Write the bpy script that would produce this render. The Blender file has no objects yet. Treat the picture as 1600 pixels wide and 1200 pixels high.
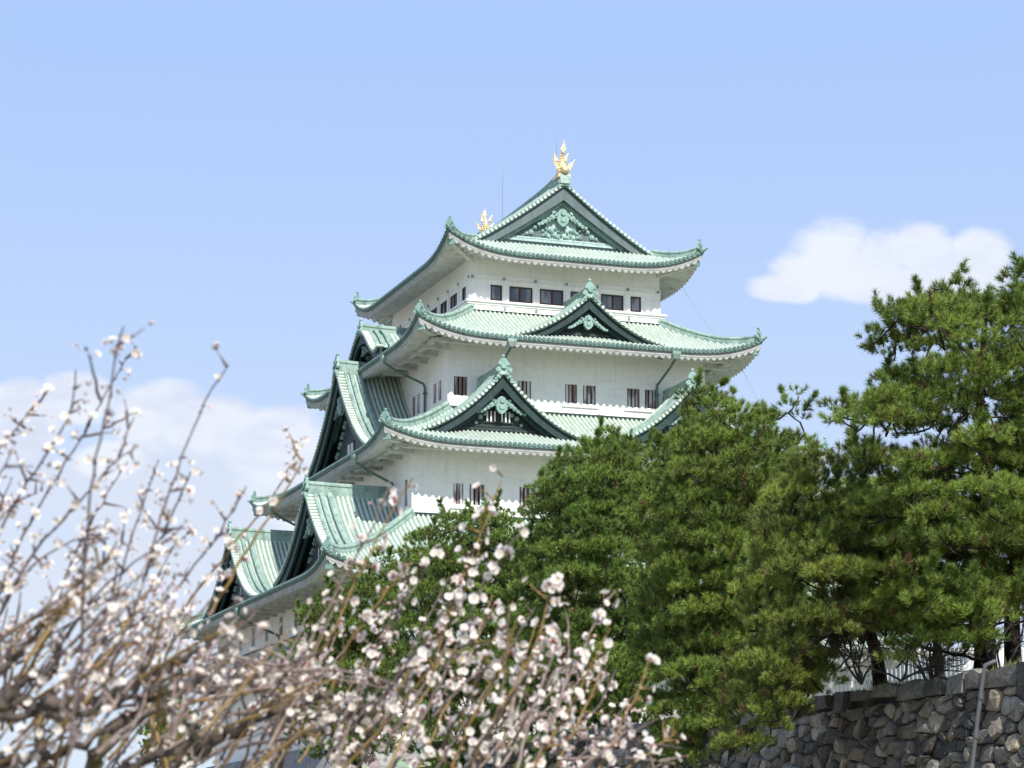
import bpy, math, random
import numpy as np
sc = bpy.context.scene
COL = sc.collection
PI = math.pi
R = math.radians
Z0 = 1.6                      # the photographer's eye height; ground is z = 0

# ------------------------------------------------------------------ camera
YAW, FPX, YH = 0.338, 3792.9, 1371.0
PITCH = math.atan((YH - 600) / FPX)
CAM = np.array([-52.494, -147.548, Z0])
cam = bpy.data.cameras.new('camera')
co = bpy.data.objects.new('camera', cam)
COL.objects.link(co)
co.location = CAM
co.rotation_euler = (PI / 2 + PITCH, 0, -YAW)
cam.sensor_width = 36
cam.lens = FPX / 1600 * 36
cam.clip_start = 0.1
cam.clip_end = 20000
cam.dof.use_dof = True
cam.dof.focus_distance = 120
cam.dof.aperture_fstop = 13
sc.camera = co
FWH = np.array([math.sin(YAW), math.cos(YAW), 0.])
RGT = np.array([math.cos(YAW), -math.sin(YAW), 0.])
FW = FWH * math.cos(PITCH) + np.array([0, 0, math.sin(PITCH)])
UPV = np.cross(RGT, FW)

def ray(px, py):
    return FW * FPX + RGT * (px - 800) - UPV * (py - 600)

def at(px, py, depth):
    """the place seen at this pixel, so many metres away along the ground"""
    d = ray(px, py)
    return CAM + d * (depth / (d @ FWH))

# ------------------------------------------------------------------ sun and sky
SUN_EL, SUN_AZ = 46.0, 1.5          # azimuth measured from -Y towards +X
sd = np.array([math.sin(R(SUN_AZ)) * math.cos(R(SUN_EL)), -math.cos(R(SUN_AZ)) * math.cos(R(SUN_EL)), math.sin(R(SUN_EL))])
sl = bpy.data.lights.new('sun', 'SUN')
sl.energy = 5.0
sl.angle = R(0.55)
sl.color = (1, .955, .88)
so = bpy.data.objects.new('sun', sl)
COL.objects.link(so)
so.rotation_euler = (R(90 - SUN_EL), 0, R(SUN_AZ))
sc.view_settings.view_transform = 'Standard'
sc.view_settings.look = 'None'
sc.view_settings.exposure = 0.32
sc.view_settings.gamma = 1
sc.cycles.max_bounces = 6
sc.cycles.transparent_max_bounces = 6
sc.cycles.use_adaptive_sampling = True
sc.cycles.adaptive_threshold = 0.02

w = bpy.data.worlds.new("World")
sc.world = w
w.use_nodes = True
wt = w.node_tree
for n in list(wt.nodes): wt.nodes.remove(n)

class G:
    """a small wrapper for wiring shader nodes"""
    def __init__(s, t): s.t = t
    def n(s, typ, **k):
        o = s.t.nodes.new(typ)
        for a, b in k.items(): setattr(o, a, b)
        return o
    def put(s, sock, v):
        if isinstance(v, bpy.types.NodeSocket): s.t.links.new(v, sock)
        elif isinstance(v, (tuple, list)) and len(v) == 3 and sock.type == 'RGBA': sock.default_value = (*v, 1)
        else: sock.default_value = v
    def m(s, op, a, b=0., clamp=False):
        o = s.n('ShaderNodeMath', operation=op, use_clamp=clamp)
        s.put(o.inputs[0], a)
        s.put(o.inputs[1], b)
        return o.outputs[0]
    def dot(s, a, b):
        o = s.n('ShaderNodeVectorMath', operation='DOT_PRODUCT')
        s.put(o.inputs[0], a); s.put(o.inputs[1], b)
        return o.outputs['Value']
    def mix(s, f, a, b, mode='MIX'):
        o = s.n('ShaderNodeMix', data_type='RGBA', blend_type=mode)
        s.put(o.inputs[0], f); s.put(o.inputs[6], a); s.put(o.inputs[7], b)
        return o.outputs[2]
    def ramp(s, f, lo, hi, a=0., b=1.):
        o = s.n('ShaderNodeMapRange', interpolation_type='SMOOTHSTEP')
        s.put(o.inputs[0], f)
        for i, v in enumerate((lo, hi, a, b)): o.inputs[1 + i].default_value = v
        return o.outputs[0]
    def noise(s, vec, scale, detail=4., rough=.55, dist=0.):
        o = s.n('ShaderNodeTexNoise')
        s.put(o.inputs['Vector'], vec)
        o.inputs['Scale'].default_value = scale
        o.inputs['Detail'].default_value = detail
        o.inputs['Roughness'].default_value = rough
        o.inputs['Distortion'].default_value = dist
        return o.outputs[0]
    def scale(s, vec, v):
        o = s.n('ShaderNodeVectorMath', operation='MULTIPLY')
        s.put(o.inputs[0], vec); o.inputs[1].default_value = v
        return o.outputs[0]

g = G(wt)
sky = g.n('ShaderNodeTexSky', sky_type='NISHITA')
sky.sun_disc = False
sky.sun_elevation = R(SUN_EL)
sky.sun_rotation = R(180 - SUN_AZ)
sky.air_density = 1.0
sky.dust_density = 0.6
sky.ozone_density = 1.6
gen = g.n('ShaderNodeTexCoord').outputs['Generated']
# clouds are laid out by compass direction (bearing, height over the horizon), fixed in the world
fw_ = g.m('MAXIMUM', g.dot(gen, tuple(FWH)), .05)
cu = g.m('DIVIDE', g.dot(gen, tuple(RGT)), fw_)
cv = g.m('DIVIDE', g.dot(gen, (0, 0, 1)), fw_)
cmb = g.n('ShaderNodeCombineXYZ')
g.put(cmb.inputs[0], cu); g.put(cmb.inputs[1], cv)
uv = cmb.outputs[0]
front = g.ramp(g.dot(gen, tuple(FWH)), .2, .5)
def px2uv(px, py):
    d = ray(px, py)
    return float(d @ RGT / (d @ FWH)), float(d[2] / (d @ FWH))
def blob(px, py, wpx, up, dn):
    """signed height of one billow: broad, domed above, flat below"""
    u, v = px2uv(px, py)
    du = g.m('DIVIDE', g.m('SUBTRACT', cu, u), wpx / FPX)
    dv = g.m('SUBTRACT', cv, v)
    dvu = g.m('DIVIDE', g.m('MAXIMUM', dv, 0.), up / FPX)
    dvd = g.m('DIVIDE', g.m('MAXIMUM', g.m('MULTIPLY', dv, -1.), 0.), dn / FPX)
    s = g.m('ADD', g.m('MULTIPLY', du, du), g.m('ADD', g.m('MULTIPLY', dvu, dvu), g.m('MULTIPLY', dvd, dvd)))
    return g.m('SUBTRACT', 1., s)
def cloud(blobs, namp, lo, hi, sc1=42.):
    s = None
    for b in blobs:
        k = blob(*b)
        s = k if s is None else g.m('MAXIMUM', s, k)
    nz = g.m('SUBTRACT', g.noise(g.scale(uv, (1, 1.5, 1)), sc1, 7., .58, .3), .5)
    return g.ramp(g.m('ADD', s, g.m('MULTIPLY', nz, namp)), lo, hi)
right_cloud = cloud([(1305, 400, 78, 70, 66), (1265, 430, 70, 52, 40), (1375, 408, 70, 56, 60), (1445, 398, 62, 58, 66), (1530, 400, 62, 52, 76), (1235, 452, 70, 36, 26), (1400, 445, 200, 50, 36)], 1.8, -.12, .72, 34.)
left_cloud = cloud([(255, 645, 90, 56, 62), (330, 660, 80, 52, 60), (430, 690, 110, 58, 60), (120, 625, 70, 44, 46), (20, 650, 110, 56, 70), (500, 760, 130, 60, 70), (-90, 660, 120, 60, 90), (170, 720, 60, 34, 36)], 1.9, -.3, .5, 30.)
veil = cloud([(250, 800, 430, 170, 330), (430, 850, 260, 150, 240)], 2.6, -.25, 1.2, 20.)
shade = g.ramp(g.noise(g.scale(uv, (1, 2.2, 1)), 26., 4.), .35, .7)
SKY_STR = 0.105
bgcol = sky.outputs[0]
# thin high milkiness of the spring air, thicker towards the horizon
el = g.dot(gen, (0, 0, 1))
milk = g.mix(g.ramp(el, .04, .36), (5.35, 6.2, 7.6), (3.5, 4.95, 8.0))
skyc = g.mix(.85, bgcol, milk)
cw = (6.7, 7.1, 7.9)
cg = (5.5, 5.9, 7.1)
cc = g.mix(shade, cw, cg)
skyc = g.mix(g.m('MULTIPLY', g.m('MULTIPLY', veil, .8), front), skyc, (5.75, 6.15, 7.1))
skyc = g.mix(g.m('MULTIPLY', g.m('MULTIPLY', left_cloud, .92), front), skyc, cc)
skyc = g.mix(g.m('MULTIPLY', g.m('MULTIPLY', right_cloud, .95), front), skyc, g.mix(g.m('MULTIPLY', shade, .5), cw, cg))
bg = g.n('ShaderNodeBackground')
g.put(bg.inputs[0], skyc)
bg.inputs[1].default_value = SKY_STR
wo = g.n('ShaderNodeOutputWorld')
wt.links.new(bg.outputs[0], wo.inputs[0])

# ------------------------------------------------------------------ materials
def mat(name, build, rough=.6, metallic=0., spec=.3):
    m = bpy.data.materials.new(name)
    m.use_nodes = True
    t = m.node_tree
    b = t.nodes['Principled BSDF']
    b.inputs['Roughness'].default_value = rough
    b.inputs['Metallic'].default_value = metallic
    b.inputs['Specular IOR Level'].default_value = spec
    gg = G(t)
    pos = gg.n('ShaderNodeNewGeometry').outputs['Position']
    c = build(gg, pos, b)
    gg.put(b.inputs['Base Color'], c)
    return m
def bump(gg, b, h, strength, dist):
    o = gg.n('ShaderNodeBump')
    o.inputs['Strength'].default_value = strength
    o.inputs['Distance'].default_value = dist
    gg.put(o.inputs['Height'], h)
    gg.put(b.inputs['Normal'], o.outputs[0])

def c_copper(light, dark, stain, amount):
    def f(gg, p, b):
        n1 = gg.ramp(gg.noise(gg.scale(p, (1.6, 1.6, .35)), 1.6, 6.), .38, .72)
        n2 = gg.ramp(gg.noise(gg.scale(p, (1, 1, .5)), 5.5, 5., .7), .52, .72)
        n3 = gg.noise(p, .35, 3.)
        c = gg.mix(n1, light, dark)
        c = gg.mix(gg.m('MULTIPLY', n2, amount), c, stain)
        c = gg.mix(gg.m('MULTIPLY', n3, .4), c, tuple(min(1, v * 1.12) for v in light))
        bump(gg, b, gg.noise(p, 9., 4.), .15, .05)
        return c
    return f
M = {}
M['tile'] = mat('verdigris_tiles', c_copper((.49, .56, .485), (.37, .45, .385), (.24, .235, .16), .8), .5)
M['pan'] = mat('rib_shade_pans', c_copper((.22, .29, .24), (.16, .215, .18), (.09, .11, .085), .6), .6)  # darker copy of the tile colour: shade between the ribs painted in
M['ridge'] = mat('verdigris_ridge', c_copper((.29, .40, .345), (.13, .20, .17), (.03, .04, .036), .85), .5)
M['disc'] = mat('dark_verdigris', c_copper((.12, .20, .175), (.055, .11, .095), (.015, .03, .03), .6), .5)
M['orn'] = mat('verdigris_ornament', c_copper((.26, .39, .34), (.15, .26, .23), (.05, .08, .07), .75), .5)
M['gable'] = mat('blackened_copper', c_copper((.034, .048, .045), (.020, .031, .030), (.10, .16, .14), .4), .55)
M['board'] = mat('copper_board', c_copper((.024, .048, .045), (.014, .028, .027), (.09, .17, .15), .4), .5)
M['grey'] = mat('greyed_copper_board', c_copper((.12, .16, .16), (.08, .11, .11), (.20, .29, .27), .4), .5)
M['pale'] = mat('pale_copper_board', c_copper((.42, .55, .51), (.30, .43, .40), (.10, .14, .13), .7), .5)
def c_plaster(gg, p, b):
    n1 = gg.ramp(gg.noise(gg.scale(p, (.5, .5, 2.2)), 1.3, 6., .65), .45, .8)
    n2 = gg.noise(gg.scale(p, (1, 1, .4)), 6., 5.)
    c = gg.mix(gg.m('MULTIPLY', n1, .6), (.89, .875, .84), (.70, .68, .64))
    c = gg.mix(gg.m('MULTIPLY', gg.ramp(gg.noise(gg.scale(p, (1, 1, .09)), 3.2, 5., .6),   .5, .72), .2), gg.mix(gg.m('MULTIPLY', gg.ramp(n2, .5, .75), .25), c, (.55, .55, .52)), (.50, .49, .45))
    bump(gg, b, gg.noise(p, 14., 4.), .12, .03)
    return c
M['plaster'] = mat('white_plaster', c_plaster, .8, 0, .2)
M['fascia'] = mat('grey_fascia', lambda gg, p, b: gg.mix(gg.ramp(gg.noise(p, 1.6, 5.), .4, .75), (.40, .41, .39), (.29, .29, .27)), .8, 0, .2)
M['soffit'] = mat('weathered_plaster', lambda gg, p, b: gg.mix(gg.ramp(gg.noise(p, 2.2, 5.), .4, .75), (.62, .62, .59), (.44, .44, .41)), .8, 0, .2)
M['dark'] = mat('dark_recess', lambda gg, p, b: (.012, .013, .015), .7)
M['wood'] = mat('brown_window_wood', lambda gg, p, b: gg.mix(gg.noise(gg.scale(p, (6, 6, 1)), 4.), (.05, .022, .018), (.09, .045, .035)), .5)
M['bar'] = mat('window_bars', lambda gg, p, b: gg.mix(gg.ramp(gg.noise(gg.scale(p, (1, 1, .2)), 2.7, 2.), .42, .58), (.24, .16, .15), (.60, .59, .58)), .7)
def c_glass(gg, p, b):
    return gg.mix(gg.ramp(gg.noise(gg.scale(p, (1, 1, .3)), 1.1, 2.), .45, .6), (.07, .08, .095), (.24, .24, .25))
M['glass'] = mat('window_glass', c_glass, .05, 0, .6)
M['gold'] = mat('gold_leaf', lambda gg, p, b: gg.mix(gg.noise(p, 4.), (.90, .74, .44), (.76, .55, .26)), .4, .65, .5)
M['lead'] = mat('grey_metal', lambda gg, p, b: gg.mix(gg.noise(p, 3.), (.07, .073, .078), (.12, .123, .13)), .5, .1)
M['cable'] = mat('thin_cable', lambda gg, p, b: (.24, .27, .31), .5)

# ------------------------------------------------------------------ mesh building
class MB:
    def __init__(s): s.V, s.F, s.nv, s.C = [], [], 0, []
    def add(s, V, F, mi=0, smooth=False):
        V = np.asarray(V, float).reshape(-1, 3)
        s.V.append(V)
        F = np.asarray(F, int)
        if F.ndim == 1: F = F[None]
        s.F.append((F + s.nv, mi, smooth))
        s.nv += len(V)
    def grid(s, P, mi=0, smooth=True, closed=False):
        P = np.asarray(P, float)
        n, m = P.shape[:2]
        i = np.arange(n - 1)[:, None] * m
        if closed:
            j = np.arange(m)[None]; k = (j + 1) % m
        else:
            j = np.arange(m - 1)[None]; k = j + 1
        F = np.stack([i + j, i + m + j, i + m + k, i + k], -1).reshape(-1, 4)
        s.add(P.reshape(-1, 3), F, mi, smooth)
    def poly(s, pts, mi=0): s.add(pts, np.arange(len(pts)), mi)
    def box(s, x0, x1, y0, y1, z0, z1, mi=0, f=None):
        V = np.array([[x, y, z] for z in (z0, z1) for x, y in ((x0, y0), (x1, y0), (x1, y1), (x0, y1))], float)
        if f is not None: V = f(V[:, 0], V[:, 1], V[:, 2])
        s.add(V, [[3, 2, 1, 0], [4, 5, 6, 7], [0, 1, 5, 4], [1, 2, 6, 5], [2, 3, 7, 6], [3, 0, 4, 7]], mi)
    def prism(s, poly, f, n0, n1, mi=0):
        """outline in (u, z), pushed from n0 to n1"""
        p = np.asarray(poly, float); k = len(p)
        A = f(p[:, 0], np.full(k, float(n0)), p[:, 1]); B = f(p[:, 0], np.full(k, float(n1)), p[:, 1])
        s.add(A, np.arange(k)[::-1], mi); s.add(B, np.arange(k), mi)
        i = np.arange(k); j = (i + 1) % k
        s.add(np.vstack([A, B]), np.stack([i, j, j + k, i + k], -1), mi)
    def sweep(s, path, prof, mi=0, smooth=False, side=None):
        """a profile (side, up) carried along a path, up staying vertical"""
        path = np.asarray(path, float); prof = np.asarray(prof, float)
        T = np.gradient(path, axis=0)
        if side is None:
            S = np.stack([T[:, 1], -T[:, 0], np.zeros(len(T))], -1)
            S /= np.linalg.norm(S, axis=1)[:, None] + 1e-9
        else: S = np.tile(np.asarray(side, float), (len(path), 1))
        U = np.cross(S, T); U /= np.linalg.norm(U, axis=1)[:, None] + 1e-9
        U *= np.sign(U[:, 2:3] + 1e-9)
        P = path[:, None] + S[:, None] * prof[None, :, :1] + U[:, None] * prof[None, :, 1:]
        s.grid(P, mi, smooth, True)
        s.add(P[0], np.arange(len(prof)), mi); s.add(P[-1], np.arange(len(prof))[::-1], mi)
    def tube(s, path, rad, k=6, mi=0, cap=True):
        path = np.asarray(path, float); n = len(path)
        rad = np.broadcast_to(np.asarray(rad, float), (n,))
        T = np.gradient(path, axis=0); T /= np.linalg.norm(T, axis=1)[:, None] + 1e-9
        a = np.array([0, 0, 1.]) if abs(T[0, 2]) < .9 else np.array([1., 0, 0])
        P = np.zeros((n, k, 3)); ang = np.arange(k) * 2 * PI / k
        for i in range(n):
            a = a - T[i] * (a @ T[i]); a /= np.linalg.norm(a) + 1e-9
            b = np.cross(T[i], a)
            P[i] = path[i] + rad[i] * (np.cos(ang)[:, None] * a + np.sin(ang)[:, None] * b)
        s.grid(P, mi, True, True)
        if cap:
            s.add(P[0], np.arange(k)[::-1], mi); s.add(P[-1], np.arange(k), mi)
    def ball(s, c, r, mi=0, k=8, squash=1.):
        th = np.linspace(0.02, PI - .02, k); ph = np.arange(2 * k) * PI / k
        P = np.stack([np.sin(th)[:, None] * np.cos(ph), np.sin(th)[:, None] * np.sin(ph), np.tile(np.cos(th)[:, None] * squash, (1, 2 * k))], -1)
        s.grid(np.asarray(c) + r * P, mi, True, True)
    def build(s, name, mats, parent=None, colors=None):
        me = bpy.data.meshes.new(name)
        V = np.vstack(s.V).astype(np.float32)
        me.vertices.add(len(V)); me.vertices.foreach_set('co', V.ravel())
        tot = np.concatenate([np.full(len(F), F.shape[1], np.int32) for F, _, _ in s.F])
        lv = np.concatenate([F.ravel() for F, _, _ in s.F]).astype(np.int32)
        me.loops.add(len(lv)); me.loops.foreach_set('vertex_index', lv)
        st = np.zeros(len(tot), np.int32); st[1:] = np.cumsum(tot)[:-1]
        me.polygons.add(len(tot)); me.polygons.foreach_set('loop_start', st)
        me.polygons.foreach_set('material_index', np.concatenate([np.broadcast_to(np.asarray(mi, np.int32), (len(F),)) for F, mi, _ in s.F]))
        me.polygons.foreach_set('use_smooth', np.concatenate([np.full(len(F), sm, bool) for F, _, sm in s.F]))
        if colors is not None:
            at_ = me.color_attributes.new('tint', 'FLOAT_COLOR', 'POINT')
            at_.data.foreach_set('color', np.asarray(colors, np.float32).ravel())
        me.update(calc_edges=True)
        for m in (mats if isinstance(mats, (list, tuple)) else [mats]): me.materials.append(m)
        o = bpy.data.objects.new(name, me)
        COL.objects.link(o)
        if parent is not None:
            o.parent = parent
            o.matrix_parent_inverse = parent_inv(parent)
        return o
def parent_inv(p):
    from mathutils import Matrix
    return Matrix.Translation(p.location).inverted() if p.type == 'EMPTY' else Matrix.Identity(4)
def tag(o, label=None, cat=None, group=None, kind=None):
    if label: o['label'] = label
    if cat: o['category'] = cat
    if group: o['group'] = group
    if kind: o['kind'] = kind
    return o
def empty(name, loc, label, cat, group=None):
    o = bpy.data.objects.new(name, None)
    COL.objects.link(o)
    o.location = loc
    return tag(o, label, cat, group)
# ------------------------------------------------------------------ the keep
KEEP = empty('castle_keep', (0, 0, 9.0), 'five-tiered white castle keep with green copper roofs rising behind the pines', 'castle')

def side_map(side, hx, hy):
    """(u along the eave, t inwards, z) -> world, for one side of a rectangle"""
    def f(u, t, z):
        u, t, z = np.broadcast_arrays(np.asarray(u, float), np.asarray(t, float), np.asarray(z, float))
        if side == 'S': return np.stack([u, -hy + t, z], -1)
        if side == 'E': return np.stack([hx - t, u, z], -1)
        if side == 'N': return np.stack([-u, hy - t, z], -1)
        return np.stack([-hx + t, -u, z], -1)
    return f
SIDES = 'SENW'
RIB = .30
RU = np.array([-.5, -.30, -.22, -.12, 0, .12, .22, .30]) * RIB / 1.0
RH = np.array([0, 0, .055, .095, .11, .095, .055, 0])

class Tier: pass
def tier(n, ax, ay, o, ze, T, ztop, L, lift_R=6.):
    t = Tier()
    t.n, t.ax, t.ay, t.o, t.ze, t.T, t.L, t.LR = n, ax, ay, o, ze + Z0, T, L, lift_R
    t.rise = ztop - ze
    t.hx, t.hy = ax + o, ay + o
    t.prof = lambda s: t.rise * (.72 * (s / T) + .28 * (s / T) ** 2)
    return t
K = 2.12
TIERS = {
    5: tier(5, 3 * K, 4 * K, 2.15, 37.72, 2.5, 39.05, 1.3),
    4: tier(4, 4 * K, 5 * K, 2.75, 31.78, 4.87, 34.45, 1.08),
    3: tier(3, 5.5 * K, 6.5 * K, 2.5, 24.70, 5.68, 27.77, .88),
    2: tier(2, 7.5 * K, 8.5 * K, 2.77, 16.5, 7.01, 20.67, .9),
    1: tier(1, 7.5 * K, 8.5 * K, 2.3, 12.9, 2.3, 14.25, .8),
}
TOPP = lambda s: .48 * s + .020 * s * s          # slope of the topmost roof, eave to ridge
TIERS[5].prof = TOPP
def lift(t, d, s):
    fade = np.clip(1 - s / t.T, 0, 1) ** .8
    return t.L * np.clip(1 - d / t.LR, 0, 1) ** 3 * fade

RIDGE_PROF = [(-.24, -.25), (-.24, .10), (-.17, .12), (-.17, .27), (-.21, .29), (-.21, .37), (-.09, .47), (.09, .47), (.21, .37), (.21, .29), (.17, .27), (.17, .12), (.24, .10), (.24, -.25)]
def rprof(k, h=1.): return [(a * k, b * k * h) for a, b in RIDGE_PROF]

def ridge_end(name, f, u, t, z, s, parent, outward=-1):
    """the demon-tile at the end of a ridge: a shouldered plate with scrolls and a knob"""
    mb = MB()
    half = [(0, .02), (.42, .0), (.50, .12), (.40, .22), (.34, .40), (.30, .62), (.20, .80), (.10, .88), (0, .90)]
    pl = [(u + a * s, z + b * s) for a, b in half] + [(u - a * s, z + b * s) for a, b in half[-2:0:-1]]
    mb.prism(pl, f, t, t + outward * .16 * s)
    for sx in (-1, 1):
        for (du, dz, r) in ((.40, .12, .15), (.27, .50, .11)):
            a = np.arange(10) * 2 * PI / 10
            mb.prism(np.stack([u + sx * du * s + r * s * np.cos(a), z + dz * s + r * s * np.sin(a)], -1), f, t + outward * .14 * s, t + outward * .24 * s)
    a = np.arange(12) * 2 * PI / 12
    mb.prism(np.stack([u + .19 * s * np.cos(a), z + .36 * s + .19 * s * np.sin(a)], -1), f, t + outward * .15 * s, t + outward * .27 * s)
    c = f(u, t + outward * .05 * s, z + 1.0 * s)
    mb.ball(c, .125 * s)
    mb.tube(np.array([f(u, t, z + .85 * s), c]), [.09 * s, .07 * s], 6)
    return mb.build(name, M['orn'], parent)

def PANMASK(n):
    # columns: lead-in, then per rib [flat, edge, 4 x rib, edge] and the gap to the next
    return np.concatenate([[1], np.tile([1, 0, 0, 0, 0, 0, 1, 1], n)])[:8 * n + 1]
def skirt_roof(t):
    roof = MB(); disc = MB(); eave = MB()
    for sd_ in SIDES:
        h = t.hx if sd_ in 'SN' else t.hy
        f = side_map(sd_, t.hx, t.hy)
        n = int(round(2 * h / RIB)); p = 2 * h / n
        cen = -h + (np.arange(n) + .5) * p
        U = (cen[:, None] + RU[None] * p / RIB).ravel()
        H = np.tile(RH, n)
        U = np.append(np.insert(U, 0, -h), h); H = np.append(np.insert(H, 0, 0), 0)
        U = np.clip(U, -h, h)
        d = h - np.abs(U)
        tm = np.minimum(d, t.T)
        lin = np.linspace(0, 1, 13)
        S = tm[:, None] * lin[None]
        Z = t.ze + t.prof(S) + lift(t, d[:, None], S) + H[:, None]
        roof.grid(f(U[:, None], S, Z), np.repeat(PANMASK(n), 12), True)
        # tile ends
        a = np.arange(8) * 2 * PI / 8
        for c in cen:
            dd = h - abs(c)
            zc = t.ze + lift(t, dd, 0.) + .035
            disc.prism(np.stack([c + .118 * np.cos(a), zc + .118 * np.sin(a)], -1), f, .03, -.07)
        uu = np.linspace(-h, h, 121); dd = h - np.abs(uu)
        zz = t.ze + lift(t, dd, 0.)
        disc.grid(f(uu[:, None], np.array([[-.02, -.035]]), np.stack([zz + .01, zz - .13], -1)), 0)
        disc.grid(f(uu[:, None], np.array([[-.035, .10]]), np.stack([zz - .13, zz - .15], -1)), 0)
        # plastered fascia and the waved underside
        ns = int(2 * h / .43) * 8
        uu = np.linspace(-h + .08, h - .08, ns + 1); dd = h - np.abs(uu)
        wv = .085 * np.cos(uu / .43 * 2 * PI)
        wv = np.where(wv > 0, wv * 1.25, wv * .9)
        ss = np.array([.09, .09, .11, .11, .3, .8, 1.4, t.o + .05])
        ss = np.minimum(np.tile(ss, (len(uu), 1)), np.maximum(dd[:, None] - .0, 0) * 1. + .0)
        LF = lift(t, dd[:, None], np.zeros_like(ss)) * np.clip(1 - ss / (t.o + .3), 0, 1) ** .6
        base = t.ze + LF - .50 + np.maximum(ss - .11, 0) * .30
        Z = base.copy()
        Z[:, 0] = t.ze + lift(t, dd, 0.) - .14
        Z[:, 1] = t.ze + lift(t, dd, 0.) - .36
        Z[:, 2] = Z[:, 1]
        Z[:, 3:] += wv[:, None]
        P = f(uu[:, None], ss, Z)
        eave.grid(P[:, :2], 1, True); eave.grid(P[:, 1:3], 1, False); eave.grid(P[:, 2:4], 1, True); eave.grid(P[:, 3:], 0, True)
        # a beam under the rafters, carried on stub arms
        if t.n < 5:
            bu = h - t.o * .55
            zb = t.ze - .50 + t.o * .55 * .30 - .10
            eave.box(-bu, bu, t.o * .50, t.o * .62, zb - .12, zb + .13, 0, f)
            for c in np.arange(-bu + 1.2, bu - .5, 2.12) if sd_ in 'WE' else ():
                eave.box(c - .14, c + .14, t.o * .42, t.o + .1, zb - .30, zb - .06, 0, f)
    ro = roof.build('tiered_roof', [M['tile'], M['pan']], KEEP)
    disc.build('eave_tiles', M['disc'], ro)
    eave.build('eave_soffit', [M['soffit'], M['fascia']], ro)
    hb = {}
    for cx, cy in ((-1, -1), (1, -1), (1, 1), (-1, 1)):
        # hip ridge
        s = np.linspace(-.02, t.T, 16)
        z = t.ze + t.prof(np.maximum(s, 0)) + lift(t, np.maximum(s, 0), np.maximum(s, 0))
        P = np.stack([cx * (t.hx - s), cy * (t.hy - s), z], -1)
        mb = MB(); mb.sweep(P[1:], rprof(1.0, .92))
        o = mb.build('hip_ridge', M['ridge'], ro)
        def fd(u, n, zz, cx=cx, cy=cy):
            u, n, zz = np.broadcast_arrays(np.asarray(u, float), np.asarray(n, float), np.asarray(zz, float))
            q = .70710678
            return np.stack([cx * (t.hx - n * q) - cy * u * q, cy * (t.hy - n * q) + cx * u * q, zz], -1)
        ridge_end('ridge_end', fd, 0, .30, z[0] + .02, .72, ro)
        # upturned lip of the corner tile
        mb = MB(); mb.tube(np.array([fd(0, .3, z[0]), fd(0, -.05, z[0] + .03), fd(0, -.3, z[0] + .16)]), [.14, .12, .05], 7)
        mb.build('corner_tile', M['orn'], ro)
        # hip rafter with its capped end
        mb = MB()
        e = np.array([fd(0, .55, z[0] - .78), fd(0, t.o * 1.414 + .2, t.ze - .50 + .30 * t.o - .12)])
        mb.sweep(np.linspace(e[0], e[1], 5), [(-.16, -.2), (-.16, .2), (.16, .2), (.16, -.2)])
        hr = mb.build('hip_rafter', M['soffit'], ro)
        mb = MB()
        e2 = np.array([fd(0, .34, z[0] - .72), fd(0, .72, z[0] - .70)])
        mb.sweep(e2, [(-.21, -.26), (-.21, .2), (0, .30), (.21, .2), (.21, -.26)])
        mb.build('rafter_cap', M['orn'], ro)
    return ro
ROOFS = {n: skirt_roof(TIERS[n]) for n in (5, 4, 3, 2, 1)}

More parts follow.
